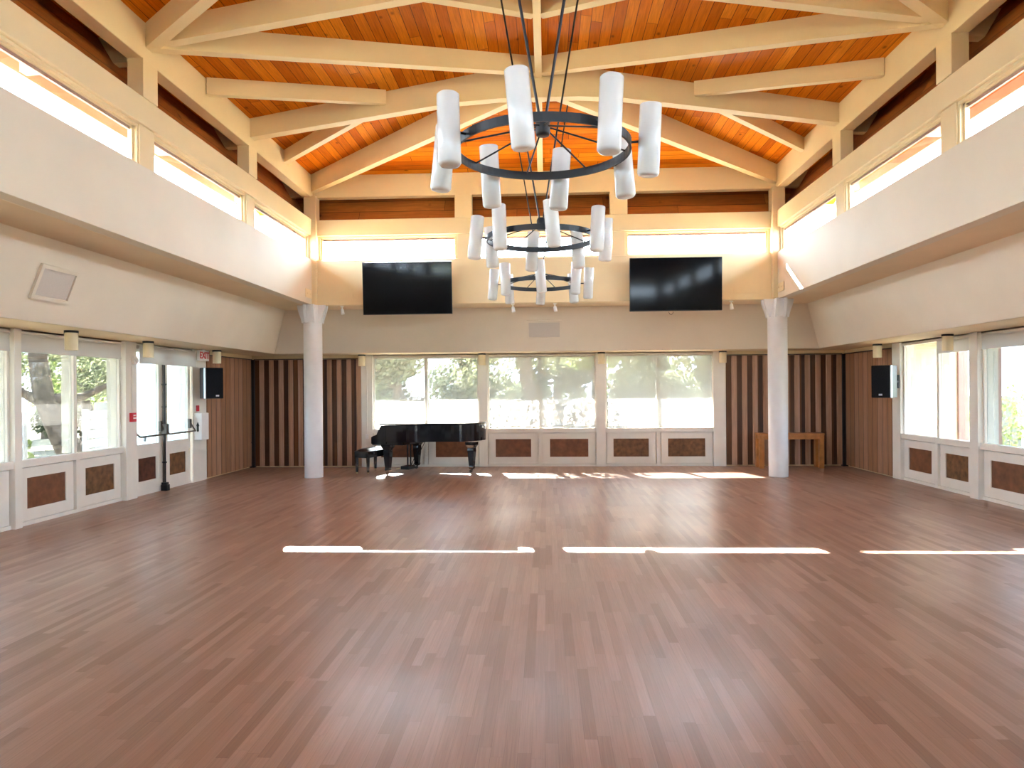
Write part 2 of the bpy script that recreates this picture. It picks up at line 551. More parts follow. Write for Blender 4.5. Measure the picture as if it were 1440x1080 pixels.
# clerestory windows: frame with a low pane and the transom pane over it
wi = 1


def clerestory(mx, u0, u1, n, bmat='board_y', n_lo=True, n_hi=True):
    """local frame: x along the wall, y towards the outside, z up."""
    f = MB(mx)
    fw = 0.03
    for z0, z1 in ((ZG0, ZG0 + fw), (ZG1 - fw, ZG1)):
        f.box(u0, u1, 0.05, 0.14, z0, z1)
    for a, b in ((u0, u0 + fw), (u1 - fw, u1)):
        f.box(a, b, 0.05, 0.14, ZG0 + fw, ZG1 - fw)
    f.box(u0 + fw, u0 + fw + 0.035, 0.085, 0.12, ZG0 + fw, ZG1 - fw)
    f.box(u1 - fw - 0.035, u1 - fw, 0.085, 0.12, ZG0 + fw, ZG1 - fw)
    f.box(u0 + fw, u1 - fw, 0.085, 0.12, ZG1 - fw - 0.02, ZG1 - fw)
    o = struct(f.build('window_%d' % n, 'cream'))
    MB(mx).box(u0 + fw, u1 - fw, 0.10, 0.106, ZG0 + fw, ZG1 - fw).build('pane', 'glass', o)
    ua = u0 - (0.16 if n_lo else 0.75); ub = u1 + (0.16 if n_hi else 0.75)
    zt = 5.80 if bmat == 'board_y' else 5.70
    kx = 0.40 / 0.70 * (zt - ZM1)
    MB(mx).prism([(ua, TH - 0.02, ZM1 - 0.012), (ua, TH + kx, zt), (ua, TH + kx + 0.025, zt), (ua, TH + 0.005, ZM1 - 0.012)], (ub - ua, 0, 0)).build('transom_board', bmat, o)
    MB(mx).box(u0 + fw, u1 - fw, 0.107, 0.135, ZG1 - fw - 0.055, ZG1 - fw).build('head_strip', 'mauve', o)
    return o


def frame_mx(side):
    """x along the wall, y pointing out of the room."""
    if side == 'left':
        return Matrix(((0, -1, 0, -XN), (1, 0, 0, 0), (0, 0, 1, 0), (0, 0, 0, 1)))
    if side == 'right':
        return Matrix(((0, 1, 0, XN), (1, 0, 0, 0), (0, 0, 1, 0), (0, 0, 0, 1)))
    if side == 'back':
        return Matrix(((1, 0, 0, 0), (0, 1, 0, YNB), (0, 0, 1, 0), (0, 0, 0, 1)))
    return Matrix(((1, 0, 0, 0), (0, -1, 0, YNF), (0, 0, 1, 0), (0, 0, 0, 1)))


for side in ('left', 'right'):
    for a, b in zip(POSTS_Y[1:], POSTS_Y[:-1]):
        lo = a + (0.15 if a != YNF else 0.1); hi = b - (0.15 if b != YNB else 0.1)
        clerestory(frame_mx(side), lo, hi, wi, 'board_y', a != YNF, b != YNB); wi += 1
for side in ('back', 'front'):
    for a, b in zip(POSTS_X[:-1], POSTS_X[1:]):
        clerestory(frame_mx(side), a + (0.12 if a > -4 else 0.1), b - (0.12 if b < 4 else 0.1), wi, 'board_x', a > -4, b < 4); wi += 1

# ------------------------------------------------------------ rafters
def beam(p0, p1, wd, name, label, h0=None, h1=None):
    """p0,p1: bottom centre line; top follows the roof boards unless heights are given."""
    p0, p1 = Vector(p0), Vector(p1)
    d = (p1 - p0); d.z = 0; d.normalize()
    nrm = Vector((-d.y, d.x, 0)) * wd / 2
    # cut into pieces so that the top edge follows the boards
    K = 8
    b = MB()
    vs = []
    for i in range(K + 1):
        t = i / K
        c = p0.lerp(p1, t)
        for sgn in (-1, 1):
            q = c + nrm * sgn
            zt = max(zroof(q.x, q.y) + 0.02, c.z + 0.05)
            vs += [(q.x, q.y, c.z), (q.x, q.y, zt)]
    fs = []
    for i in range(K):
        a, e = i * 4, i * 4 + 4
        fs += [(a, e, e + 2, a + 2), (a + 1, a + 3, e + 3, e + 1), (a, a + 1, e + 1, e), (a + 2, e + 2, e + 3, a + 3)]
    fs += [(0, 2, 3, 1), (K * 4, K * 4 + 1, K * 4 + 3, K * 4 + 2)]
    b.add(vs, fs)
    return struct(b.build(name, 'cream'), label)


ZB0, ZB1 = 5.52, 6.33     # rafter undersides at eave and ridge
BW = 0.13
beam((0, APF, ZB1 - 0.02), (0, APY, ZB1 - 0.02), 0.10, 'ridge_beam', 'cream ridge beam')
for s in (-1, 1):
    sd_name = 'left' if s < 0 else 'right'
    # main bent across the apex of each hip: arched underside
    for y in (POSTS_Y[1], POSTS_Y[4]):
        pts = [(s * 4.5, ZB0 + 0.02), (s * 2.6, 5.81), (s * 1.25, 6.0), (s * 0.6, 6.04), (0, 6.04)]
        poly = [(x, y - 0.08, z) for x, z in pts] + [(0, y - 0.08, ZR + 0.01), (s * 4.5, y - 0.08, zroof(4.5, y) + 0.01)]
        struct(MB().prism(poly, (0, 0.16, 0)).build('main_rafter', 'cream'), 'arched cream main rafter rising from the %s wall' % sd_name)
    # straight rafters and the diagonals
    P3, P4 = POSTS_Y[2], POSTS_Y[3]
    for y in (P3, P4):
        beam((s * 4.45, y, ZB0 + 0.06), (s * 0.03, y, 6.22), BW, 'cross_rafter', None)
    zc = lambda t: ZB0 + 0.04 + (ZB1 - ZB0 - 0.04) * t
    beam((s * 4.40, P3, zc(0)), (s * 0.04, APY - 0.15, zc(1)), BW, 'diagonal_rafter', None)
    beam((s * 4.40, P3, zc(0)), (s * 0.04, P4, zc(1)), BW, 'diagonal_rafter', None)
    beam((s * 4.40, P4, zc(0)), (s * 0.04, APF + 0.1, zc(1)), BW, 'diagonal_rafter', None)
    beam((s * 4.40, P4, zc(0)), (s * 0.04, P3, zc(1)), BW, 'diagonal_rafter', None)
    # second diagonal ending on the ridge between the cross rafter and the bent
    beam((s * 1.62, P3 + 0.02, 6.12), (s * 0.04, 8.95, 6.35), BW, 'diagonal_rafter', None)
    # jack rafters
    beam((s * 4.42, 9.28, 5.62), (s * 2.32, APY - 0.05, 5.99), 0.10, 'jack_rafter', None)
    beam((s * 4.42, 12.15, 5.62), (s * 2.55, APY + 0.1, 5.90), 0.10, 'jack_rafter', None)
    beam((s * 4.42, 0.8, 5.62), (s * 2.55, APF - 0.1, 5.90), 0.10, 'jack_rafter', None)
    # hips
    beam((s * 4.42, YNB, 5.50), (s * 0.10, APY + 0.06, 6.12), BW, 'hip_rafter', None)
    beam((s * 4.42, YNF, 5.50), (s * 0.10, APF - 0.06, 6.12), BW, 'hip_rafter', None)
beam((0, YNB, 5.66), (0, APY + 0.05, 6.24), 0.10, 'jack_rafter', None)
beam((0, YNF, 5.66), (0, APF - 0.05, 6.24), 0.10, 'jack_rafter', None)
struct(MB().prism([(-0.09, APY + 0.09, 6.02), (0.09, APY + 0.09, 6.02), (0.09, APY - 0.09, 6.02), (-0.09, APY - 0.09, 6.02)], (0, 0, 0.5)).build('king_post', 'cream'))
# rafter tails under the eaves outside
for s in (-1, 1):
    for y in POSTS_Y:
        x0, x1 = XN + TH - 0.01, xe - 0.1
        q = MB()
        q.prism([(s * x0, y + 0.02, zroof(x0, 7) - 0.36), (s * x0, y + 0.02, zroof(x0, 7) + 0.01), (s * x1, y + 0.02, zroof(x1, 7) + 0.01), (s * x1, y + 0.02, zroof(x1, 7) - 0.2)], (0, 0.12, 0))
        struct(q.build('rafter_tail', 'cream'))
for y, s in ((YNB, 1), (YNF, -1)):
    for x in POSTS_X[1:-1]:
        y0, y1 = y + s * (TH - 0.01), y + s * (OVY - 0.1)
        q = MB()
        q.prism([(x - 0.06, y0, zroof(0, y0) - 0.36), (x - 0.06, y0, zroof(0, y0) + 0.01), (x - 0.06, y1, zroof(0, y1) + 0.01), (x - 0.06, y1, zroof(0, y1) - 0.2)], (0.12, 0, 0))
        struct(q.build('rafter_tail', 'cream'))

# ------------------------------------------------------------ aisles: soffit, sloped plaster, low soffit, low roof
def rect(x, yb, yf, z):
    return [(-x, yf, z), (x, yf, z), (x, yb, z), (-x, yb, z)]


rA = rect(XN + TH - 0.004, YNB + TH - 0.004, YNF - TH + 0.004, ZS)
rB = rect(5.25, 14.33, -1.40, ZS)
rC = rect(5.60, 14.66, -1.72, ZL)
rD = rect(XW + 0.05, YB + 0.05, YF - 0.05, ZL)
rE = rect(XN + TH + 0.005, YNB + TH + 0.005, YNF - TH - 0.005, 4.05)
rF = rect(7.90, 16.92, -4.05, 2.55)
names = ['front', 'right', 'back', 'left']


def ring_quads(ra, rb, name, matn, up, base):
    for i in range(4):
        j = (i + 1) % 4
        q = [ra[i], ra[j], rb[j], rb[i]]
        struct(MB().prism(q, up).build(base + names[i] if base.endswith('_') else base, matn))


ring_quads(rA, rB, '', 'soffit', (0, 0, 0.03), 'ceiling')
for i in range(4):
    j = (i + 1) % 4
    a, b, c, d = rB[i], rB[j], rC[j], rC[i]
    out = {0: (0, -0.03, 0.0), 1: (0.03, 0, 0), 2: (0, 0.03, 0), 3: (-0.03, 0, 0)}[i]
    struct(MB().prism([a, b, c, d], out).build('wall_%s_plaster' % names[i], 'plaster'), 'sloped plaster band above the %s windows' % names[i])
ring_quads(rC, rD, '', 'soffit', (0, 0, 0.03), 'ceiling')
ring_quads(rE, rF, '', 'roof_top', (0, 0, 0.09), 'roof')
# the header wall above the windows up to the low roof, and the eave fascia
hz = 3.05
H = [('left', -XW - 0.12, -XW, YF, YB), ('right', XW, XW + 0.12, YF, YB), ('back', -XW - 0.12, XW + 0.12, YB, YB + 0.12), ('front', -XW - 0.12, XW + 0.12, YF - 0.12, YF)]
for nm, xa, xb, ya, yb in H:
    struct(MB().box(xa, xb, ya, yb, 2.44, hz).build('wall_' + nm, 'cream'))
fx, fyb, fyf = 7.90, 16.92, -4.05
for nm, xa, xb, ya, yb in (('l', -fx - 0.05, -fx, fyf, fyb), ('r', fx, fx + 0.05, fyf, fyb), ('b', -fx, fx, fyb, fyb + 0.05), ('f', -fx, fx, fyf - 0.05, fyf)):
    n += 1
    struct(MB().box(xa, xb, ya, yb, 2.47, 2.66).build('trim_%d' % n, 'mauve'))

# ------------------------------------------------------------ columns
def column(x, label):
    s = -1 if x < 0 else 1
    t = thing('column', label, 'column', (x, YNB + 0.02, 0))
    t['kind'] = 'thing'
    b = MB()
    b.lathe([(0.0, 0.0), (0.176, 0.0), (0.176, 0.02), (0.178, 3.02), (0.17, 3.05)], 32)
    b.build('shaft', 'post_white', t)
    c = MB()
    c.lathe([(0.165, 3.0), (0.165, ZS - 0.005), (0.0, ZS - 0.005)], 24)
    c.build('neck', 'post_white', t)
    # four flared bracket arms along the beams
    for k in range(4):
        a = math.pi / 2 * k
        mx = Matrix.Rotation(a, 4, 'Z')
        q = MB()
        prof = [(0.10, 2.98), (0.185, 2.985), (0.20, 3.06), (0.235, 3.16), (0.265, 3.25), (0.275, ZS - 0.004), (0.10, ZS - 0.004)]
        q.prism([(r, -0.10, z) for r, z in prof], (0, 0.05, 0), mx=mx)
        q.prism([(r, 0.05, z) for r, z in prof], (0, 0.05, 0), mx=mx)
        prof2 = [(0.10, 3.0), (0.18, 3.0), (0.205, 3.12), (0.225, 3.22), (0.235, ZS - 0.004), (0.10, ZS - 0.004)]
        q.prism([(r, -0.06, z) for r, z in prof2], (0, 0.12, 0), mx=mx)
        q.build('bracket_arm', 'post_white', t)
    return t


column(-4.43, 'round white column standing in front of the striped slats left of the piano')
column(4.43, 'round white column standing in front of the honey wood side table')

# bolted plates at the foot of the corner posts
for s in (-1, 1):
    q = MB()
    q.box(s * (XN - 0.30), s * (XN - 0.78), YNB - 0.012, YNB + 0.001, 3.44, 3.56)
    for bx in (0.40, 0.50, 0.68):
        q.tube((s * (XN - bx), YNB - 0.02, 3.50), (s * (XN - bx), YNB, 3.50), 0.012, seg=8)
    tag(q.build('beam_plate', 'cream'), 'cream bolted plate on the back wall band above the %s column' % ('left' if s < 0 else 'right'), 'bracket plate', 'bolted plates at the corner posts')
    q = MB()
    q.box(s * XN, s * (XN - 0.012), YNB - 0.45, YNB - 0.12, 3.44, 3.60)
    for by in (0.2, 0.36):
        q.tube((s * (XN - 0.02), YNB - by, 3.52), (s * XN, YNB - by, 3.52), 0.012, seg=8)
    tag(q.build('beam_plate', 'cream'), 'cream bolted plate on the %s side wall band above the column' % ('left' if s < 0 else 'right'), 'bracket plate', 'bolted plates at the corner posts')

# ------------------------------------------------------------ low windows
def wall_mx(side):
    """x along the wall, y towards the room, z up."""
    if side == 'left':
        return Matrix(((0, 1, 0, -XW), (1, 0, 0, 0), (0, 0, 1, 0), (0, 0, 0, 1)))
    if side == 'right':
        return Matrix(((0, -1, 0, XW), (1, 0, 0, 0), (0, 0, 1, 0), (0, 0, 0, 1)))
    if side == 'back':
        return Matrix(((1, 0, 0, 0), (0, -1, 0, YB), (0, 0, 1, 0), (0, 0, 0, 1)))
    return Matrix(((1, 0, 0, 0), (0, 1, 0, YF), (0, 0, 1, 0), (0, 0, 0, 1)))


Z_SILL = 0.80
ZH = 2.40


def kick(mx, a, b, parent, ins):
    f = MB(mx)
    z0, z1 = 0.056, 0.726
    iz0, iz1 = 0.205, 0.595
    m_ = 0.15
    for q in ((a, b, z0, iz0), (a, b, iz1, z1), (a, a + m_, iz0, iz1), (b - m_, b, iz0, iz1)):
        f.box(q[0], q[1], -0.06, -0.018, q[2], q[3])
    k = f.build('kick_panel', 'white', parent)
    MB(mx).box(a + m_, b - m_, -0.055, -0.034, iz0, iz1).build('insert', ins, k)


def bay(side, u0, u1, um, n, ins=('insert', 'insert'), gl='glass_low'):
    mx = wall_mx(side)
    f = MB(mx)
    f.box(u0, u1, -0.09, 0.03, Z_SILL - 0.06, Z_SILL + 0.03)
    f.box(u0, u1, -0.09, 0.0, ZH, 2.46)
    f.box(u0, u1, -0.09, -0.01, 0.0, 0.05)
    f.box(u0, u1, -0.10, -0.065, 0.05, Z_SILL - 0.06)
    f.box(um - 0.04, um + 0.04, -0.09, 0.015, 0.05, Z_SILL - 0.06)
    f.box(um - 0.03, um + 0.03, -0.20, -0.02, Z_SILL + 0.03, ZH)
    f.box(u0, u0 + 0.035, -0.09, -0.02, Z_SILL + 0.03, ZH)
    f.box(u1 - 0.035, u1, -0.09, -0.02, Z_SILL + 0.03, ZH)
    o = struct(f.build('window_%d' % n, 'white'))
    for a, b in ((u0 + 0.035, um - 0.03), (um + 0.03, u1 - 0.035)):
        MB(mx).box(a, b, -0.06, -0.054, Z_SILL + 0.03, ZH).build('pane', gl, o)
    kick(mx, u0 + 0.016, um - 0.055, o, ins[0])
    kick(mx, um + 0.055, u1 - 0.016, o, ins[1])
    return o


def post(side, u0, u1, proud=0.05):
    global n
    n += 1
    struct(MB(wall_mx(side)).box(u0, u1, -0.24, proud, 0.0, 2.46).build('trim_%d' % n, 'white', bevel=0.006))


def roller(side, u0, u1, drop, fab, label, off=-0.02, group='roller shades'):
    mx = wall_mx(side)
    root = thing('roller_shade', label, 'roller shade', group=group)
    root.matrix_world = mx @ Matrix.Translation(((u0 + u1) / 2, off, 2.39))
    hw = (u1 - u0) / 2
    MB().tube((-hw, 0, 0), (hw, 0, 0), 0.03, seg=14).build('roll', 'shade_roll', root)
    MB().box(-hw + 0.005, hw - 0.005, 0.026, 0.028, drop - 2.39 + 0.02, 0.0).build('shade_fabric', fab, root)
    MB().box(-hw + 0.005, hw - 0.005, 0.020, 0.034, drop - 2.39, drop - 2.39 + 0.025).build('hem_bar', 'shade_roll', root)
    return root


# back wall bays
bp = [(-3.97, -3.72), (-1.385, -1.195), (1.15, 1.36), (3.655, 3.92)]
for a, b in bp:
    post('back', a, b, 0.04)
bm_ = [-2.55, -0.05, 2.49]
bl = ['pale screen shade lowered in the back window behind the piano, letting the trees show',
      'grey screen shade lowered in the middle back window',
      'grey screen shade lowered in the back window nearest the side table']
for i in range(3):
    u0, u1 = bp[i][1], bp[i + 1][0]
    bay('back', u0, u1, bm_[i], wi, ins=('insert', 'insert') if i < 2 else ('insert2', 'insert2'), gl='glass_back'); wi += 1
    roller('back', u0 + 0.04, u1 - 0.02, 0.86, 'shade_thin' if i == 0 else 'shade', bl[i])

# left wall bays
lp = [(8.38, 8.50), (6.11, 6.23), (3.84, 3.96), (1.57, 1.69), (-0.70, -0.58), (-2.55, -2.43)]
post('left', 12.80, 13.32, 0.03)
post('left', 10.65, 10.94, 0.07)
for a, b in lp:
    post('left', a, b, 0.05)
us = [(8.50, 10.65)] + [(lp[i + 1][1], lp[i][0]) for i in range(5)]
for i, (u0, u1) in enumerate(us):
    um = 9.60 if i == 0 else (u0 + u1) / 2
    bay('left', u0, u1, um, wi, ins=('insert', 'insert2'), gl='glass_low' if i < 2 else 'glass_mid'); wi += 1
lab = ['rolled-up pale shade over the two left panes beside the red alarm box', 'rolled-up pale shade at the left window by the edge of the photo',
       'rolled-up pale shade, third left window from the doors', 'rolled-up pale shade, fourth left window from the doors']
for i in range(2):
    u0, u1 = us[i]
    roller('left', u0 + 0.02, u1 - 0.02, 2.18, 'shade_roll', lab[i])
roller('left', 10.96, 12.78, 2.13, 'shade_roll', 'rolled-up pale shade over the glazed double door', off=0.075)

# right wall bays
rp = [(10.73, 10.94), (8.36, 8.50), (6.0, 6.14), (3.64, 3.78), (1.28, 1.42), (-1.08, -0.94)]
post('right', 13.05, 13.35, 0.04)
for a, b in rp:
    post('right', a, b, 0.06)
us = [(10.94, 13.05)] + [(rp[i + 1][1], rp[i][0]) for i in range(5)]
for i, (u0, u1) in enumerate(us):
    um = 11.93 if i == 0 else (u0 + u1) / 2
    bay('right', u0, u1, um, wi, ins=('insert2', 'insert'), gl='glass_back' if i < 1 else 'glass_low' if i < 2 else 'glass_mid'); wi += 1
roller('right', 10.96, 11.90, 2.20, 'shade_roll', 'short pale shade over one right pane behind the cylinder light')
roller('right', us[1][0] + 0.02, us[1][1] - 0.02, 2.20, 'shade_roll', 'short pale shade at the right window by the edge of the photo')

# front wall behind the camera: the same bays
fp = [-6.45, -4.3, -2.15, 0.0, 2.15, 4.3, 6.45]
for x in fp[1:-1]:
    post('front', x - 0.06, x + 0.06, 0.04)
for a, b in zip(fp[:-1], fp[1:]):
    bay('front', a + 0.06, b - 0.06, (a + b) / 2, wi, gl='glass_front'); wi += 1

# solid corner pieces of the side walls near the front right
struct(MB().box(XW, XW + 0.12, YF, -1.08, 0, 2.46).build('wall_right', 'cream'))

# ------------------------------------------------------------ folding wood partitions in the back corners
def striped(u0, u1, label):
    root = thing('slat_partition', label, 'wood partition', group='wood partitions in the back corners')
    root.location = ((u0 + u1) / 2, YB, 0)
    L = u1 - u0
    a = MB(); b = MB()
    nn = int(round(L / 0.222))
    st = L / nn
    for k in range(nn):
        x = -L / 2 + k * st
        b.box(x, x + st * 0.53, -0.035, -0.001, 0.03, 2.365)
        b2 = x + st * 0.53
        a.prism([(b2 - 0.008, -0.035, 0.03), (b2 + 0.006, -0.06, 0.03), (x + st - 0.006, -0.06, 0.03), (x + st, -0.035, 0.03), (x + st, -0.001, 0.03), (b2, -0.001, 0.03)], (0, 0, 2.335))
    b.build('dark_slats', 'strip_dark', root)
    a.build('light_slats', 'strip_light', root)
    MB().box(-L / 2, L / 2, -0.07, 0, 2.37, 2.385).build('track', 'bronze', root)
    return root


def boarded(side, u0, u1, label):
    root = thing('slat_partition', label, 'wood partition', group='wood partitions in the back corners')
    root.matrix_world = wall_mx(side) @ Matrix.Translation(((u0 + u1) / 2, 0, 0))
    L = u1 - u0
    nn = 10; st = 0.204
    a = MB(); b = MB()
    b.box(-L / 2, L / 2, 0.0, 0.02, 0.03, 2.365)
    for k in range(nn):
        x = -L / 2 + k * st
        a.prism([(x + 0.021, 0.02, 0.03), (x + 0.024, 0.042, 0.03), (x + st - 0.004, 0.05, 0.03), (x + st - 0.001, 0.02, 0.03)], (0, 0, 2.335))
    b.build('backing', 'strip_dark', root)
    a.build('boards', 'partition', root)
    MB().box(-L / 2, L / 2, 0.0, 0.07, 2.37, 2.385).build('track', 'bronze', root)


striped(-XW + 0.10, -3.97, 'striped dark and light slat partition behind the left column')
striped(3.93, XW - 0.10, 'striped dark and light slat partition behind the right column and side table')
boarded('left', 13.32, 15.36, 'brown vertical board partition behind the left loudspeaker and exit sign')
boarded('right', 13.35, 15.36, 'brown vertical board partition behind the right loudspeaker')
for s in (-1, 1):
    n += 1
    struct(MB().box(s * XW, s * (XW - 0.11), YB - 0.10, YB, 0.0, 2.37).build('trim_%d' % n, 'black_plastic'))
# head trim and the wall behind the partitions
struct(MB().box(-XW, -3.97, YB - 0.05, YB - 0.001, 2.387, 2.458).build('trim_60', 'cream'))
struct(MB().box(3.92, XW, YB - 0.05, YB - 0.001, 2.387, 2.458).build('trim_61', 'cream'))
struct(MB().box(-XW + 0.001, -XW + 0.05, 13.32, YB - 0.06, 2.387, 2.458).build('trim_62', 'cream'))
struct(MB().box(XW - 0.05, XW - 0.001, 13.35, YB - 0.06, 2.387, 2.458).build('trim_63', 'cream'))
for s, y0 in ((-1, 13.32), (1, 13.35)):
    struct(MB().box(s * XW, s * (XW + 0.12), y0, YB, 0, 2.44).build('wall_left' if s < 0 else 'wall_right', 'cream'))
struct(MB().box(-XW - 0.12, -3.97, YB + 0.001, YB + 0.12, 0, 2.44).build('wall_back', 'cream'))
struct(MB().box(3.92, XW + 0.12, YB + 0.001, YB + 0.12, 0, 2.44).build('wall_back', 'cream'))

# ------------------------------------------------------------ glazed double door on the left
mxl = wall_mx('left')


def door(u0, u1, num, hinge_low, ins):
    f = MB(mxl)
    f.box(u0, u0 + 0.09, -0.07, -0.01, 0.05, ZH)
    f.box(u1 - 0.09, u1, -0.07, -0.01, 0.05, ZH)
    f.box(u0 + 0.09, u1 - 0.09, -0.07, -0.01, ZH - 0.08, ZH)
    f.box(u0 + 0.09, u1 - 0.09, -0.07, -0.01, 0.68, 0.82)
    f.box(u0 + 0.09, u1 - 0.09, -0.07, -0.01, 0.05, 0.19)
    f.box(u0 + 0.09, u0 + 0.16, -0.07, -0.015, 0.19, 0.68)
    f.box(u1 - 0.16, u1 - 0.09, -0.07, -0.015, 0.19, 0.68)
    f.box(u0 + 0.16, u1 - 0.16, -0.07, -0.015, 0.19, 0.225)
    f.box(u0 + 0.16, u1 - 0.16, -0.07, -0.015, 0.60, 0.68)
    o = struct(f.build('door_%d' % num, 'white'), 'white glazed door leaf with a brown lower panel and a push bar')
    MB(mxl).box(u0 + 0.09, u1 - 0.09, -0.045, -0.039, 0.82, ZH - 0.08).build('pane', 'glass_door', o)
    MB(mxl).box(u0 + 0.16, u1 - 0.16, -0.06, -0.03, 0.225, 0.60).build('insert', ins, o)
    bar = MB(mxl)
    z1, z0 = 1.06, 0.955
    pts = [(u0 - 0.03 if hinge_low else u0 - 0.12, 0.03, z1), (u0 + 0.02 if hinge_low else u0 - 0.04, 0.10, z0), (u1 - 0.03, 0.10, z0 + 0.005)]
    bar.path(pts, 0.014, 8)
    bar.path([(u1 - 0.03, 0.10, z0), (u1 - 0.07, 0.02, z1 + 0.06)], 0.014, 8)
    pb = bar.build('push_bar', 'bronze', o)
    pl = MB(mxl)
    pl.box(u1 - 0.10, u1 - 0.03, -0.01, 0.03, z1 - 0.05, z1 + 0.12)
    pl.build('bar_bracket', 'bronze', pb)
    return o


d1 = door(10.95, 11.80, 1, True, 'insert3')
d2 = door(11.90, 12.78, 2, False, 'insert2')
MB(mxl).box(11.25, 11.29, -0.01, 0.015, 0.87, 0.95).build('lock', 'grey_metal', d1)
n += 1
fr = MB(mxl)
fr.box(11.80, 11.90, -0.09, -0.01, 0.0, ZH)
fr.box(10.94, 12.80, -0.09, 0.0, ZH, 2.46)
fr.box(10.94, 12.80, -0.09, -0.01, 0.0, 0.05)
struct(fr.build('trim_%d' % n, 'white'))
t = thing('latch_post', 'dark bronze vertical latch post standing between the two glazed door leaves', 'latch post')
t.matrix_world = mxl @ Matrix.Translation((11.78, 0.05, 0))
q = MB(); q.box(-0.014, 0.014, -0.03, 0.0, 0.0, 2.33); q.build('post', 'bronze', t)
q = MB(); q.tube((0.0, 0.012, 0.1), (0.0, 0.012, 2.3), 0.010, seg=8); q.build('rod', 'black_metal', t)
for z in (1.42, 1.80, 0.48):
    q = MB(); q.box(-0.020, 0.020, -0.035, 0.03, z - 0.012, z + 0.012); q.build('clip', 'black_metal', t)
q = MB(); q.box(-0.05, 0.05, -0.04, 0.06, 0.0, 0.10); q.box(-0.035, 0.035, -0.04, 0.05, 0.10, 0.14); q.build('foot', 'black_metal', t)
q = MB(); q.box(-0.04, 0.04, -0.03, 0.06, 0.95, 1.13); q.build('latch_case', 'bronze', t)

# ------------------------------------------------------------ wall fittings on the left
t = thing('exit_sign', 'small EXIT sign in red letters under the left soffit above the door jamb', 'exit sign')
t.matrix_world = Matrix(((0, 0, 1, -6.30), (1, 0, 0, 12.97), (0, 1, 0, 2.345), (0, 0, 0, 1)))   # local x along the wall, y up, z into the room
q = MB(); q.box(-0.19, 0.19, -0.095, 0.095, -0.03, 0.02); q.build('housing', 'white_plastic', t, bevel=0.005)
q = MB(); q.box(0.19, 0.197, -0.095, 0.095, -0.03, 0.022); q.build('red_edge', 'red', t)
q = MB(); q.box(-0.05, 0.05, 0.095, 0.114, -0.02, 0.01); q.build('canopy', 'white_plastic', t)
cu = bpy.data.curves.new('exit_letters', 'FONT')
cu.body = 'EXIT'; cu.size = 0.175; cu.align_x = 'CENTER'; cu.align_y = 'CENTER'; cu.extrude = 0.003; cu.offset = 0.003
cu.materials.append(M['red'])
_tmp = bpy.data.objects.new('letter_source', cu); C.objects.link(_tmp)
bpy.context.view_layer.update()
_me = bpy.data.meshes.new_from_object(_tmp.evaluated_get(bpy.context.evaluated_depsgraph_get()))
bpy.data.objects.remove(_tmp)
tx = bpy.data.objects.new('lettering', _me); C.objects.link(tx); tx.parent = t; tx.location = (0, 0, 0.023)

t = thing('fire_alarm_pull', 'small red fire alarm box on the post left of the double door', 'alarm box')
t.matrix_world = mxl @ Matrix.Translation((10.79, 0.07, 1.28))
q = MB(); q.box(-0.06, 0.06, 0, 0.05, -0.07, 0.07); q.build('box', 'red', t, bevel=0.006)
q = MB(); q.box(-0.035, 0.035, 0.05, 0.062, -0.025, 0.0); q.box(-0.03, 0.03, 0.05, 0.054, 0.02, 0.04); q.build('handle', 'white_plastic', t)
q = MB(); q.tube((0, 0.012, 0.07), (0, 0.012, 0.80), 0.008, seg=8); q.build('conduit', 'white', t)

t = thing('alarm_horn', 'small white fitting high on the post left of the double door', 'wall fitting')
t.matrix_world = mxl @ Matrix.Translation((10.84, 0.07, 2.17))
q = MB(); q.box(-0.05, 0.05, 0, 0.05, -0.06, 0.06); q.build('body', 'white_plastic', t, bevel=0.008)
q = MB(); q.lathe([(0.028, 0), (0.034, 0.03), (0.0, 0.032)], 14, mx=Matrix.Translation((0, 0.05, 0)) @ Matrix.Rotation(R(-90), 4, 'X')); q.build('lens', 'white_plastic', t)

t = thing('wall_cabinet', 'white wall box with a dark mark below the left loudspeaker', 'wall box')
t.matrix_world = mxl @ Matrix.Translation((12.97, 0.03, 1.03))
q = MB(); q.box(-0.14, 0.14, 0, 0.15, -0.25, 0.25); q.build('case', 'white_plastic', t, bevel=0.012)
q2 = MB()
mk = [(-0.02, -0.08), (0.0, -0.10), (0.02, -0.08), (0.018, 0.0), (0.028, 0.02), (0.0, 0.09), (-0.028, 0.02), (-0.018, 0.0)]
q2.prism([(-0.143, 0.075 + a, b) for a, b in mk], (0.004, 0, 0))
q2.build('mark', 'black_plastic', t)
q = MB(); q.box(-0.05, 0.05, 0, 0.012, 0.28, 0.39); q.build('red_tag', 'red', t)

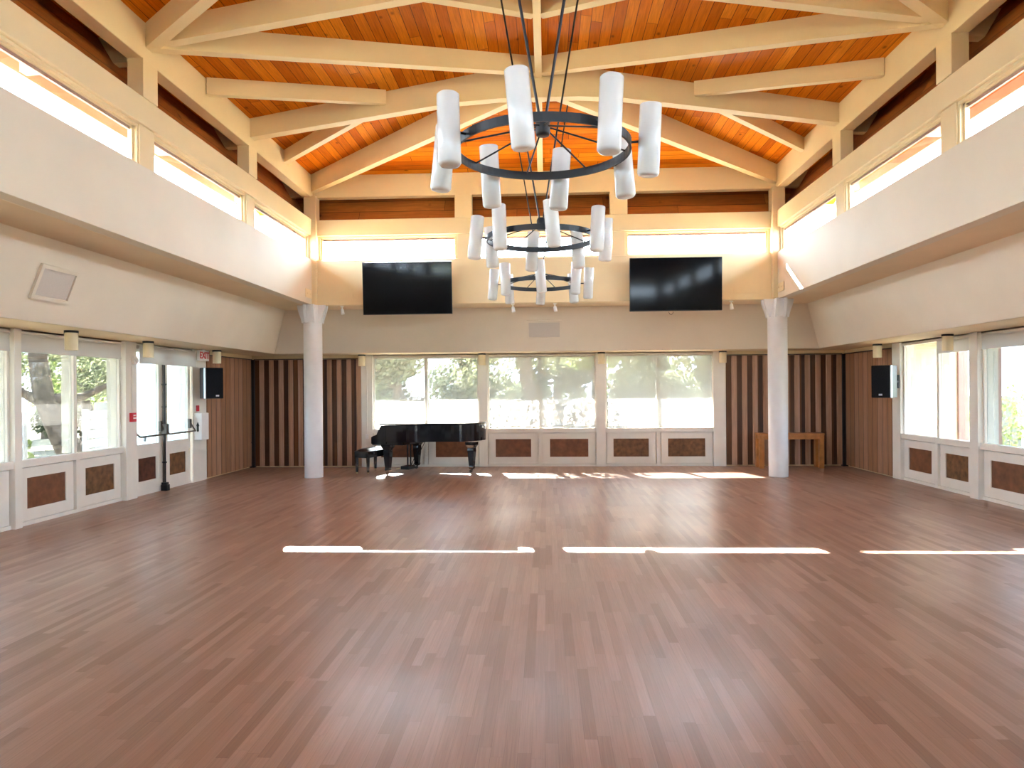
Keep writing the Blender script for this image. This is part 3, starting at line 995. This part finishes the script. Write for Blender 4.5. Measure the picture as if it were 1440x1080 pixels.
# ------------------------------------------------------------ loudspeakers
def speaker(x, y, z, ang, label, wall_x):
    t = thing('loudspeaker', label, 'speaker', (x, y, z), ang, 'wall loudspeakers')   # front faces local -y
    q = MB()
    q.prism([(-0.18, -0.14, -0.285), (0.18, -0.14, -0.285), (0.12, 0.16, -0.285), (-0.12, 0.16, -0.285)], (0, 0, 0.57))
    q.build('cabinet', 'black_plastic', t, bevel=0.01)
    q = MB(); q.box(-0.17, 0.17, -0.158, -0.14, -0.275, 0.275); q.build('grille', 'black_cloth', t, bevel=0.006)
    q = MB(); s = 1 if x > 0 else -1
    q.box(s * 0.165, s * 0.182, -0.160, -0.115, -0.28, 0.28)
    q.build('silver_edge', 'silver', t)
    q = MB(); q.box(-0.005 - s * 0.03, 0.055 - s * 0.03, -0.163, -0.158, -0.245, -0.215); q.build('badge', 'silver', t)
    # bracket back to the wall
    inv = (Matrix.Translation((x, y, z)) @ Matrix.Rotation(ang, 4, 'Z')).inverted()
    a = inv @ Vector((wall_x, y + 0.25, z)); c = Vector((0, 0.14, 0))
    q = MB(); q.tube(c, a, 0.022, seg=10); q.tube(a - Vector((0, 0, 0.12)), a + Vector((0, 0, 0.12)), 0.03, seg=10); q.build('wall_bracket', 'black_metal', t)


aL = math.atan2(0.8, 0.6)    # turn so the front faces (+0.8, -0.6)
speaker(-6.12, 12.86, 1.83, aL, 'black loudspeaker on the left wall beside the exit sign', -6.40)
speaker(6.05, 12.82, 1.76, -aL, 'black loudspeaker on the right wall post', 6.38)

# ------------------------------------------------------------ soffit cylinder lights
def soffit_light(x, y, label, first=[None]):
    if first[0] is None:
        t = thing('cylinder_light', label, 'ceiling light', (x, y, ZL), 0, 'cylinder lights under the low soffit')
        q = MB(); q.lathe([(0.0, -0.03), (0.082, -0.03), (0.082, 0.0), (0.0, 0.0)], 24, smooth=False); q.build('cap', 'black_metal', t)
        q = MB(); q.lathe([(0.0, -0.22), (0.066, -0.22), (0.066, -0.25), (0.076, -0.25), (0.076, -0.03), (0.0, -0.03)], 24, smooth=False); q.build('shade', 'opal_warm', t)
        first[0] = t
        return t
    t = copy_tree(first[0]); t.location = (x, y, ZL); t['label'] = label
    return t


SL = [(-5.97, 8.80, 'cream cylinder light at the head of the left window mullion, nearest on the left'),
      (-6.08, 10.75, 'cream cylinder light in front of the shade over the left double door'),
      (-6.15, 13.20, 'cream cylinder light right of the exit sign'),
      (6.20, 13.45, 'cream cylinder light above the right loudspeaker'),
      (6.20, 11.15, 'cream cylinder light in front of the right window by the short shade'),
      (-3.93, 15.33, 'cream cylinder light at the post between striped slats and piano window'),
      (-1.30, 15.33, 'cream cylinder light on the post right of the piano window'),
      (1.27, 15.33, 'cream cylinder light on the post between the middle and right back windows'),
      (3.84, 15.33, 'cream cylinder light at the post left of the right striped slats')]
for a in SL:
    soffit_light(*a)

# small white track spots under the nave soffit
TR = [(-3.90, 'small white spotlight beside the left column capital', 0.3), (-0.55, 'small white spotlight below the farthest chandelier, left of the pair', 0.1),
      (0.26, 'small white spotlight below the farthest chandelier, right of the pair', 0.1), (3.62, 'small white spotlight beside the right column capital', -0.5)]
tp = None
for x, lb, tilt in TR:
    if tp is None:
        t = tp = thing('spotlight', lb, 'spotlight', (x, 13.75, ZS), 0, 'white spotlights under the back soffit')
        q = MB(); q.box(-0.03, 0.03, -0.03, 0.03, -0.02, 0); q.tube((0, 0, -0.02), (0, 0, -0.07), 0.012, seg=8); q.build('mount', 'white_plastic', t)
        q = MB(); q.tube((0, 0.0, -0.06), (0.015, -0.02, -0.16), 0.03, 0.036, seg=14); q.build('head', 'white_plastic', t)
    else:
        t = copy_tree(tp); t.location = (x, 13.75, ZS); t['label'] = lb
    t.rotation_euler = (0, 0, tilt)

# ------------------------------------------------------------ framed panels on the sloped plaster
def framed(name, mx, w_, h_, label):
    t = thing(name, label, 'framed panel')
    t.matrix_world = mx
    f = MB()
    b = 0.045
    f.box(-w_ / 2, w_ / 2, -h_ / 2, -h_ / 2 + b, 0, 0.03); f.box(-w_ / 2, w_ / 2, h_ / 2 - b, h_ / 2, 0, 0.03)
    f.box(-w_ / 2, -w_ / 2 + b, -h_ / 2 + b, h_ / 2 - b, 0, 0.03); f.box(w_ / 2 - b, w_ / 2, -h_ / 2 + b, h_ / 2 - b, 0, 0.03)
    f.build('frame', 'plaster', t)
    MB().box(-w_ / 2 + b, w_ / 2 - b, -h_ / 2 + b, h_ / 2 - b, 0.0, 0.008).build('panel', paint('grille_cloth', (0.55, 0.49, 0.43), 0.8, 0.03, 80.0), t)


def slope_mx(side, u, z):
    k = (ZS - z) / (ZS - ZL)
    if side == 'left':
        p = Vector((-(5.25 + 0.35 * k), u, z)); d = Vector((0.35, 0, ZS - ZL)).normalized(); ax = Vector((0, 1, 0))
    else:
        p = Vector((u, 14.33 + 0.33 * k, z)); d = Vector((0, -0.33, ZS - ZL)).normalized(); ax = Vector((1, 0, 0))
    nz = ax.cross(d)
    if side == 'left' and nz.x < 0 or side == 'back' and nz.y > 0:
        ax = -ax; nz = ax.cross(d)
    m3 = Matrix((ax, d, nz)).transposed().to_4x4()
    return Matrix.Translation(p + nz * 0.002) @ m3


framed('speaker_panel', slope_mx('left', 7.73, 2.885), 0.62, 0.40, 'square framed cloth panel on the left sloped plaster above the windows')
framed('speaker_panel', slope_mx('back', 0.05, 2.89), 0.72, 0.40, 'wide framed cloth panel on the back plaster above the middle window')

# ------------------------------------------------------------ televisions
def tv(x, label, tilt):
    t = thing('television', label, 'television', (x, YNB - 0.02, 3.605), 0, 'wall televisions')
    W2, H2 = 0.85, 0.495
    mx = Matrix.Translation((0, -0.20, 0)) @ Matrix.Rotation(R(tilt), 4, 'X')
    q = MB(mx); q.box(-W2, W2, -0.02, 0.03, -H2, H2); q.box(-0.5, 0.5, 0.03, 0.06, -0.35, 0.2); q.build('case', 'black_plastic', t, bevel=0.004)
    q = MB(mx); q.box(-W2 + 0.01, W2 - 0.01, -0.0235, -0.02, -H2 + 0.018, H2 - 0.01); q.build('screen', 'screen', t)
    q = MB(); q.box(-0.3, 0.3, -0.14, 0.02, -0.15, 0.15); q.build('mount', 'black_metal', t)


tv(-2.53, 'black television on the back wall band left of the chandeliers', 4.0)
tv(2.50, 'black television on the back wall band right of the chandeliers', 2.0)
q = MB()
pts = [(2.42 + 0.04 * math.cos(a), 13.40, 3.10 - 0.05 * math.sin(a)) for a in [math.pi * i / 8 for i in range(9)]]
q.path(pts, 0.005, 6)
tag(q.build('cable_loop', 'black_plastic'), 'short dark cable loop hanging below the right television', 'cable')

# ------------------------------------------------------------ chandeliers
RR, LR = 0.615, 0.74


def make_chandelier(loc, rz, label):
    t = thing('chandelier', label, 'chandelier', loc, 0, 'ring chandeliers under the ridge')
    q = MB(); seg = 64
    vs = []; fs = []
    for i in range(seg):
        a = 2 * math.pi * i / seg
        for r, z in ((RR - 0.012, -0.03), (RR + 0.004, -0.03), (RR + 0.004, 0.03), (RR - 0.012, 0.03)):
            vs.append((r * math.cos(a), r * math.sin(a), z))
    for i in range(seg):
        j = (i + 1) % seg
        for k in range(4):
            fs.append((i * 4 + k, j * 4 + k, j * 4 + (k + 1) % 4, i * 4 + (k + 1) % 4))
    q.add(vs, fs, 0, False); q.build('ring', 'black_metal', t)
    q = MB(); q.lathe([(0.0, 0.10), (0.045, 0.10), (0.052, 0.12), (0.052, 0.21), (0.04, 0.235), (0.0, 0.24)], 20); q.build('hub', 'black_metal', t)
    for k in range(8):
        a = math.pi / 4 * k + math.pi / 8 + rz
        q = MB(); q.tube((0.045 * math.cos(a), 0.045 * math.sin(a), 0.16), (RR * math.cos(a), RR * math.sin(a), 0.02), 0.0065, seg=6); q.build('spoke', 'black_metal', t)
    top = 6.47 - loc[2]
    for sx in (-1, 1):
        for sy in (-1, 1):
            q = MB(); q.tube((0.02 * sx, 0.02 * sy, 0.22), (0.50 * sx, 0.05 * sy, top), 0.009, seg=8); q.build('suspension_rod', 'black_metal', t)
    for sx in (-1, 1):
        q = MB(); q.box(0.5 * sx - 0.06, 0.5 * sx + 0.06, -0.1, 0.1, top - 0.01, top + 0.03); q.build('ceiling_plate', 'black_metal', t)
    tl = [(-5, 3), (3, -4), (2, 5), (-4, -3), (4, 3), (-3, 5), (5, -2), (-2, -5)]
    for k in range(8):
        a = -math.pi / 2 + math.pi / 4 * k + rz
        mx = Matrix.Translation((LR * math.cos(a), LR * math.sin(a), 0)) @ Matrix.Rotation(R(tl[k][0]), 4, 'Y') @ Matrix.Rotation(R(tl[k][1]), 4, 'X')
        q = MB(mx)
        h = 0.24
        q.lathe([(0.0, -h + 0.004), (0.05, -h), (0.066, -h + 0.006), (0.0745, -h + 0.02), (0.0745, h - 0.004), (0.071, h), (0.067, h), (0.067, h - 0.06), (0.0, h - 0.06)], 28)
        s = q.build('lamp_shade', 'opal', t)
        q = MB(); q.tube((RR * math.cos(a), RR * math.sin(a), 0), ((LR - 0.06) * math.cos(a), (LR - 0.06) * math.sin(a), 0), 0.009, seg=8); q.build('arm', 'black_metal', s)
    return t


make_chandelier((0.07, 5.03, 3.35), R(-10.5), 'nearest and largest ring chandelier of white cylinder lamps')
make_chandelier((0.04, 8.03, 3.36), R(9), 'middle ring chandelier of white cylinder lamps, just below the nearest one')
make_chandelier((0.01, 11.10, 3.31), R(0), 'farthest ring chandelier, smallest and lowest, in front of the back wall band')

# ------------------------------------------------------------ grand piano
PR = math.atan2(-0.31, 0.95)
PO = Vector((-3.29, 13.875, 0))
piano = thing('grand_piano', 'black grand piano with closed lid in front of the left back window', 'piano', PO, PR)


def bez(p0, p1, p2, p3, k=10):
    out = []
    for i in range(1, k + 1):
        t_ = i / k; u_ = 1 - t_
        out.append(tuple(u_**3 * a + 3 * u_ * u_ * t_ * b + 3 * u_ * t_ * t_ * c + t_**3 * d for a, b, c, d in zip(p0, p1, p2, p3)))
    return out


def outline(x0, g=0.0):
    o = [(x0, 0.0 - g)]
    o.append((0.62, -g))
    o += bez((0.62, -g), (0.86, -g), (0.92, 0.16 - g), (1.08, 0.28 - g))
    o += bez((1.08, 0.28 - g), (1.28, 0.42 - g), (1.52, 0.36 - g), (1.66, 0.48 - g))
    o += bez((1.66, 0.48 - g), (1.88 + g, 0.64 - g), (1.92 + g, 0.98), (1.85 + g, 1.22), 12)
    o += bez((1.85 + g, 1.22), (1.78 + g, 1.44), (1.64, 1.48 + g), (1.42, 1.48 + g), 8)
    o.append((x0, 1.48 + g))
    return o


q = MB(); ol = outline(0.22)
q.prism([(x, y, 0.66) for x, y in ol], (0, 0, 0.335)); q.build('rim', 'black_lacquer', piano, bevel=0.006)
q = MB(); ol = outline(0.10, 0.018)
q.prism([(x, y, 1.0) for x, y in ol], (0, 0, 0.022)); q.build('lid', 'black_lacquer', piano, bevel=0.006)
for y0, y1 in ((0.0, 0.09), (1.39, 1.48)):
    q = MB()
    q.prism([(-0.10, y0, 0.62), (0.24, y0, 0.62), (0.24, y0, 0.99), (0.13, y0, 0.985), (0.07, y0, 0.90), (0.02, y0, 0.80), (-0.06, y0, 0.775), (-0.10, y0, 0.75)], (0, y1 - y0, 0))
    q.build('cheek', 'black_lacquer', piano, bevel=0.006)
q = MB(); q.box(-0.09, 0.60, 0.02, 1.46, 0.60, 0.662); q.box(-0.09, -0.05, 0.09, 1.39, 0.662, 0.71); q.build('key_bed', 'black_lacquer', piano, bevel=0.004)
q = MB()
nw = 52; kw = 1.29 / nw
for i in range(nw):
    q.box(-0.045, 0.10, 0.095 + i * kw, 0.095 + (i + 1) * kw - 0.001, 0.70, 0.722)
o = q.build('white_keys', 'ivory', piano)
q = MB()
for i in range(nw - 1):
    if i % 7 in (0, 2, 3, 5, 6):
        q.box(0.0, 0.10, 0.095 + (i + 1) * kw - 0.006, 0.095 + (i + 1) * kw + 0.006, 0.722, 0.734)
q.build('black_keys', 'black_lacquer', piano)
q = MB(); q.prism([(0.10, 0.09, 0.70), (0.13, 0.09, 0.70), (0.22, 0.09, 0.94), (0.19, 0.09, 0.94)], (0, 1.30, 0)); q.build('fallboard', 'black_lacquer', piano)
for lx, ly in ((0.20, 0.14), (0.20, 1.34), (1.62, 1.02)):
    q = MB(Matrix.Translation((lx, ly, 0)))

    def sq(z, r):
        return [(-r, -r, z), (r, -r, z), (r, r, z), (-r, r, z)]
    lv = [(0.62, 0.105), (0.56, 0.10), (0.50, 0.066), (0.45, 0.07), (0.14, 0.048), (0.115, 0.052), (0.10, 0.05), (0.07, 0.04)]
    vs = []; fs = []
    for z, r in lv:
        vs += sq(z, r)
    for k in range(len(lv) - 1):
        for i in range(4):
            j = (i + 1) % 4
            fs.append((k * 4 + i, k * 4 + j, k * 4 + 4 + j, k * 4 + 4 + i))
    fs += [(0, 1, 2, 3), tuple(len(vs) - 4 + i for i in (3, 2, 1, 0))]
    q.add(vs, fs)
    lg = q.build('leg', 'black_lacquer', piano, bevel=0.006)
    q = MB(Matrix.Translation((lx, ly, 0)))
    q.tube((-0.02, -0.015, 0.03), (-0.02, 0.015, 0.03), 0.03, seg=14); q.tube((0, 0, 0.045), (0, 0, 0.08), 0.02, seg=10)
    q.build('caster', 'bronze', lg)
q = MB()
for yy in (0.68, 0.80):
    q.tube((0.34, yy, 0.12), (0.34, yy, 0.61), 0.016, 0.02, seg=10)
q.box(0.22, 0.40, 0.60, 0.88, 0.06, 0.13)
q.tube((0.40, 0.69, 0.12), (0.66, 0.66, 0.61), 0.007, seg=8); q.tube((0.40, 0.79, 0.12), (0.66, 0.82, 0.61), 0.007, seg=8)
ly = q.build('pedal_lyre', 'black_lacquer', piano)
for yy in (0.67, 0.74, 0.81):
    q = MB(); q.prism([(0.08, yy - 0.012, 0.055), (0.24, yy - 0.012, 0.075), (0.24, yy - 0.012, 0.09), (0.08, yy - 0.012, 0.07)], (0, 0.024, 0)); q.build('pedal', 'brass', ly)

# thin surface pipe on the window post
t = thing('surface_pipe', 'thin pale pipe with a small box on the post left of the piano window', 'pipe', (-3.84, YB - 0.04, 0))
q = MB(); q.tube((0, -0.014, 0.35), (0, -0.014, 2.20), 0.009, seg=8); q.build('pipe', 'white', t)
q = MB(); q.box(-0.03, 0.03, -0.045, 0.0, 0.62, 0.72); q.build('box', 'white_plastic', t, bevel=0.004)

# piano bench
bench = thing('piano_bench', 'black padded piano bench at the keyboard end of the piano', 'bench', (-3.52, 14.50, 0), PR)
q = MB(); q.box(-0.16, 0.16, -0.39, 0.39, 0.32, 0.45); q.build('apron', 'black_lacquer', bench, bevel=0.005)
q = MB()
nx, ny = 6, 14
vs = []; fs = []
for i in range(nx + 1):
    for j in range(ny + 1):
        x = -0.17 + 0.34 * i / nx; y = -0.40 + 0.80 * j / ny
        e = min(i, nx - i, 2) / 2 * min(j, ny - j, 2) / 2
        z = 0.452 + 0.055 * (e ** 0.5) - (0.012 if (i % 2 == 1 and j % 2 == 1) else 0)
        vs.append((x, y, z))
for i in range(nx):
    for j in range(ny):
        a = i * (ny + 1) + j
        fs.append((a, a + ny + 1, a + ny + 2, a + 1))
q.add(vs, fs, 0, True); q.box(-0.17, 0.17, -0.40, 0.40, 0.445, 0.4525)
q.build('cushion', paint('black_leather', (0.012, 0.013, 0.016), 0.3, 0.1, 8.0, spec=0.6), bench)
for sx in (-1, 1):
    q = MB(); q.tube((sx * 0.16, -0.2, 0.405), (sx * 0.185, -0.2, 0.405), 0.02, seg=12); q.build('knob', 'black_plastic', bench)
    for sy in (-1, 1):
        q = MB(Matrix.Translation((sx * 0.13, sy * 0.35, 0)))
        q.lathe([(0.0, 0.03), (0.030, 0.03), (0.034, 0.12), (0.042, 0.30), (0.046, 0.36), (0, 0.36)], 4, smooth=False)
        lg = q.build('leg', 'black_lacquer', bench)
        q = MB(Matrix.Translation((sx * 0.13, sy * 0.35, 0))); q.lathe([(0.0, 0.0), (0.014, 0.0), (0.021, 0.012), (0.021, 0.025), (0.012, 0.035), (0.0, 0.035)], 12); q.build('foot', 'brass', lg)

# ------------------------------------------------------------ wooden side table by the right column
t = thing('side_table', 'honey-coloured wooden side table against the striped slats behind the right column', 'table', (5.14, 15.10, 0))
W2, D2 = 0.66, 0.17
q = MB(); q.box(-W2, W2, -D2, D2, 0.685, 0.725); q.build('table_top', 'bench_wood', t, bevel=0.005)
q = MB()
q.box(-W2 + 0.09, W2 - 0.09, -D2 + 0.015, -D2 + 0.04, 0.60, 0.684); q.box(-W2 + 0.09, W2 - 0.09, D2 - 0.04, D2 - 0.015, 0.60, 0.684)
q.box(-W2 + 0.015, -W2 + 0.04, -D2 + 0.09, D2 - 0.09, 0.60, 0.684); q.box(W2 - 0.04, W2 - 0.015, -D2 + 0.09, D2 - 0.09, 0.60, 0.684)
q.build('apron', 'bench_wood', t)
for sx in (-1, 1):
    for sy in (-1, 1):
        q = MB(); q.box(sx * (W2 - 0.10), sx * (W2 - 0.005), sy * (D2 - 0.095), sy * (D2 - 0.005), 0.0, 0.684); q.build('leg', 'bench_wood', t, bevel=0.005)

# ------------------------------------------------------------ outside: wing walls, fences, wall, trees
struct(MB().box(XW + 0.12, 8.02, 14.15, 14.35, -0.12, 2.55).build('wall_exterior_right', 'ext_cream'))
n += 1
struct(MB().box(8.02, 8.20, 14.10, 14.40, -0.12, 2.55).build('trim_%d' % n, 'mauve'))
n += 1
struct(MB().box(6.86, 7.04, 13.96, 14.149, -0.12, 2.55).build('trim_%d' % n, 'mauve'))
struct(MB().box(-8.75, -XW - 0.12, 14.60, 14.80, -0.12, 2.55).build('wall_exterior_left', 'ext_white'))
n += 1
struct(MB().box(7.24, 7.36, 11.74, 11.86, -0.12, 2.5).build('trim_%d' % n, 'mauve'))
struct(MB().box(-13, 13, 20.0, 20.25, -0.12, 1.40).build('wall_garden', 'ext_garden'), 'low white garden wall behind the back windows')


def fence(y0, y1, label):
    t = thing('slat_fence', label, 'fence', (-9.5, (y0 + y1) / 2, -0.12), 0, 'white slat fences outside the left windows')
    L = y1 - y0
    q = MB()
    for k in range(7):
        q.box(-0.02, 0.02, -L / 2, L / 2, 0.04 + k * 0.2, 0.04 + k * 0.2 + 0.168)
    q.build('boards', 'white_wood', t)
    for yy in (-L / 2 - 0.04, L / 2 + 0.04):
        MB().box(-0.05, 0.05, yy - 0.04, yy + 0.04, 0, 1.45).build('post', 'white_wood', t)


fence(10.6, 12.55, 'white horizontal slat fence outside, seen at the edge of the left pane beside the trunk')
fence(14.4, 15.9, 'white horizontal slat fence outside, seen low in the second left pane')


def foliage(name, blobs, count, size, matn, parent, seed):
    r = random.Random(seed)
    b = MB()
    tot = sum(q[3] ** 2 for q in blobs)
    for bx, by, bz, br in blobs:
        for _ in range(int(count * br * br / tot)):
            while True:
                p = Vector((r.uniform(-1, 1), r.uniform(-1, 1), r.uniform(-1, 1)))
                if 0.25 < p.length < 1: break
            p = Vector((bx, by, bz)) + Vector((p.x, p.y, p.z * 0.8)) * br
            if p.z < 0.02: continue
            d = Vector((r.gauss(0, 1), r.gauss(0, 1), r.gauss(0, 1))).normalized()
            a = d.orthogonal().normalized(); c = d.cross(a)
            s = size * r.uniform(0.6, 1.3)
            b.add([tuple(p - a * s), tuple(p + c * s * 0.45), tuple(p + a * s), tuple(p - c * s * 0.45)], [(0, 1, 2, 3)])
    o = b.build(name, matn, parent)
    return o


def trunk(paths, parent, matn='bark'):
    b = MB()
    for pts in paths:
        for (p0, r0), (p1, r1) in zip(pts[:-1], pts[1:]):
            b.tube(p0, p1, r0, r1, seg=12)
            b.lathe([(0.0, -r1), (r1 * 0.7, -r1 * 0.7), (r1, 0), (r1 * 0.7, r1 * 0.7), (0, r1)], 10, mx=Matrix.Translation(p1))
    return b.build('trunk', matn, parent)


def tree(x, y, h, r, matn, label, seed, count=5000, size=0.09, lean=0.0, low=0.35):
    q = random.Random(seed)
    t = thing('tree', label, 'tree', (x, y, -0.12), 0, 'trees outside the windows')
    tr = 0.05 * h ** 0.8
    top = (lean, 0, h * 0.75)
    paths = [[((0, 0, 0), tr * 1.2), ((lean * 0.3, 0, h * 0.3), tr), (top, tr * 0.5)]]
    blobs = []
    for k in range(7):
        a = q.uniform(0, 6.28); rr = q.uniform(0.3, 0.75) * r
        c = (lean + rr * math.cos(a), rr * math.sin(a), h * q.uniform(low + 0.1, 0.85))
        blobs.append((*c, r * q.uniform(0.45, 0.7)))
        paths.append([((lean * 0.5, 0, h * 0.4), tr * 0.5), (c, tr * 0.15)])
    blobs.append((lean, 0, h * 0.8, r * 0.6))
    trunk(paths, t)
    foliage('foliage', blobs, count, size, matn, t, seed)
    return t


# the big leaning trunk outside the left windows
t = thing('tree', 'big rough-barked tree trunk outside the left windows', 'tree', (-11.3, 15.6, -0.12), 0, 'trees outside the windows')
trunk([[((0.55, 0.5, 0), 0.36), ((0.30, 0.25, 0.7), 0.27), ((0.0, 0, 1.7), 0.215), ((-0.1, -0.1, 2.9), 0.18), ((0.15, 0, 4.8), 0.13)],
       [((0.1, 0.1, 1.65), 0.14), ((0.50, 0.6, 1.70), 0.09), ((1.0, 1.2, 2.1), 0.05)],
       [((0.0, 0.1, 1.5), 0.12), ((-0.5, -0.45, 2.0), 0.08), ((-1.1, -0.9, 3.0), 0.05)]], t)
foliage('foliage', [(-1.0, 0.9, 3.4, 1.3), (1.0, 1.2, 3.0, 1.2), (0.2, 1.0, 4.4, 1.6), (1.2, 1.6, 2.0, 0.9), (-1.4, 0.6, 2.3, 0.9), (0.2, 1.6, 2.4, 1.0)], 6500, 0.07, 'leaf_a', t, 3)
tree(-15.0, 22.6, 4.2, 1.3, 'leaf_c', 'dark bushy tree outside the second left pane', 11, 5000, 0.10, low=0.05)
tree(-18.3, 20.5, 5.0, 1.6, 'leaf_a', 'olive tree far outside behind the big trunk', 12, 6000, 0.10, low=0.05)
tree(-19.8, 27.5, 6.5, 2.2, 'leaf_b', 'pale green tree far outside beyond the left fence', 13, 6000, 0.11, low=0.05)
t = thing('shrub', 'bright yellow-green shrub at the foot of the big trunk', 'shrub', (-10.6, 13.9, -0.12))
foliage('foliage', [(0, 0, 0.4, 0.32), (0, 0, 0.75, 0.22), (0, 0, 1.0, 0.12)], 1200, 0.04, 'leaf_b', t, 21)
trunk([[((0, 0, 0), 0.03), ((0, 0, 0.8), 0.012)]], t)
# trees beyond the garden wall at the back
BT = [
      (-9.6, 24.6, 4.65, 1.5, 'leaf_a', 'olive tree in the near row beyond the white garden wall, first from the left'),
      (-5.1, 24.6, 4.65, 1.5, 'leaf_a', 'olive tree in the near row beyond the white garden wall, second from the left'),
      (-0.7, 24.6, 4.65, 1.5, 'leaf_c', 'dark green tree in the near row beyond the white garden wall, third from the left'),
      (3.7, 24.6, 4.65, 1.5, 'leaf_a', 'olive tree in the near row beyond the white garden wall, fourth from the left'),
      (8.1, 24.6, 4.65, 1.5, 'leaf_c', 'dark green tree in the near row beyond the white garden wall, fifth from the left'),
      (-11.4, 29.2, 5.03333, 1.5, 'leaf_c', 'dark green tree in the middle row beyond the white garden wall, first from the left'),
      (-6.9, 29.2, 5.03333, 1.5, 'leaf_c', 'dark green tree in the middle row beyond the white garden wall, second from the left'),
      (-2.4, 29.2, 5.03333, 1.5, 'leaf_a', 'olive tree in the middle row beyond the white garden wall, third from the left'),
      (2.1, 29.2, 5.03333, 1.5, 'leaf_b', 'pale green tree in the middle row beyond the white garden wall, fourth from the left'),
      (6.6, 29.2, 5.03333, 1.5, 'leaf_a', 'olive tree in the middle row beyond the white garden wall, fifth from the left'),
      (11.1, 29.2, 5.03333, 1.5, 'leaf_a', 'olive tree in the middle row beyond the white garden wall, sixth from the left'),
      (-12.6, 33.8, 5.41667, 1.5, 'leaf_a', 'olive tree in the far row beyond the white garden wall, first from the left'),
      (-8.2, 33.8, 5.41667, 1.5, 'leaf_b', 'pale green tree in the far row beyond the white garden wall, second from the left'),
      (-3.8, 33.8, 5.41667, 1.5, 'leaf_c', 'dark green tree in the far row beyond the white garden wall, third from the left'),
      (0.6, 33.8, 5.41667, 1.5, 'leaf_c', 'dark green tree in the far row beyond the white garden wall, fourth from the left'),
      (5, 33.8, 5.41667, 1.5, 'leaf_c', 'dark green tree in the far row beyond the white garden wall, fifth from the left'),
      (9.4, 33.8, 5.41667, 1.5, 'leaf_a', 'olive tree in the far row beyond the white garden wall, sixth from the left')]
for i, a in enumerate(BT):
    tree(*a[:5], a[5], 40 + i, 5000, 0.12, low=-0.02)
t = thing('tree', 'slim tree trunk with low branches between the middle back window and the garden wall', 'tree', (-0.32, 18.2, -0.12), 0, 'trees outside the windows')
trunk([[((0, 0, 0), 0.17), ((0.02, 0, 1.2), 0.14), ((-0.1, 0.1, 2.6), 0.11), ((0.1, 0.2, 4.4), 0.05)], [((0.0, 0, 1.0), 0.06), ((0.7, -0.1, 1.35), 0.04), ((1.5, -0.2, 1.1), 0.025)],
       [((0.0, 0, 1.1), 0.06), ((-0.7, 0.1, 1.0), 0.04), ((-0.9, 0.1, 0.8), 0.02)]], t)
foliage('foliage', [(0.6, 0.3, 2.9, 0.9), (-0.9, 0.3, 2.8, 0.9), (0, 0.3, 3.7, 1.0)], 2600, 0.06, 'leaf_a', t, 61)


def twig_shrub(x, y, h, label, seed, nst=13, leaf=900):
    q = random.Random(seed)
    t = thing('shrub', label, 'shrub', (x, y, -0.12), 0, 'twiggy shrubs outside the back windows')
    b = MB(); blobs = []
    for k in range(nst):
        a = q.uniform(0, 6.28); sp = q.uniform(0.10, 0.30) * h
        mid = Vector((sp * 0.4 * math.cos(a), sp * 0.4 * math.sin(a), h * 0.5)); end = Vector((sp * math.cos(a), sp * math.sin(a), h * q.uniform(0.75, 1.05)))
        b.tube((0, 0, 0), mid, 0.022, 0.015, seg=6); b.tube(mid, end, 0.015, 0.007, seg=6)
        blobs.append((end.x, end.y, end.z, 0.16)); blobs.append(((mid.x + end.x) / 2, (mid.y + end.y) / 2, (mid.z + end.z) / 2, 0.13))
    b.build('stems', 'bark', t)
    foliage('foliage', blobs, leaf, 0.045, 'leaf_d', t, seed)


for i, a in enumerate([(-3.3, 17.4, 1.5, 'twiggy shrub outside the left pane of the piano window'), (-2.35, 17.5, 1.2, 'twiggy shrub outside the right pane of the piano window'),
                       (-1.35, 16.9, 1.3, 'twiggy shrub left of the slim trunk outside the middle back window'), (0.75, 16.9, 1.3, 'twiggy shrub right of the slim trunk outside the middle back window'),
                       (1.85, 17.2, 1.4, 'leafy shrub outside the left pane of the right back window'), (2.95, 17.6, 1.4, 'leafy shrub in the middle of the right back window'), (4.1, 17.3, 1.3, 'leafy shrub at the right end of the right back window')]):
    twig_shrub(*a, 70 + i)
# right side greenery
t = thing('shrub', 'pale green bush outside the window at the right edge of the photo', 'shrub', (12.6, 16.4, -0.12))
foliage('foliage', [(0, 0, 1.0, 1.3), (1.6, 0.6, 1.2, 1.3), (-1.2, 1.5, 0.9, 1.2), (2.5, -1.5, 1.0, 1.3), (3.5, -3.0, 1.0, 1.3)], 6500, 0.07, 'leaf_b', t, 91)
trunk([[((0, 0, 0), 0.06), ((0, 0, 1.0), 0.03)], [((1.6, 0.6, 0), 0.06), ((1.6, 0.6, 1.0), 0.03)]], t)
# trees behind the camera, reflected in the screens
tree(-4.5, -13.0, 7.5, 2.6, 'leaf_b', 'leafy green tree in front of the hall behind the viewer', 101, 4000, 0.16, low=0.1)
tree(-13.5, -12.5, 7.0, 2.6, 'leaf_b', 'second leafy green tree in front of the hall behind the viewer', 102, 4000, 0.16, low=0.1)
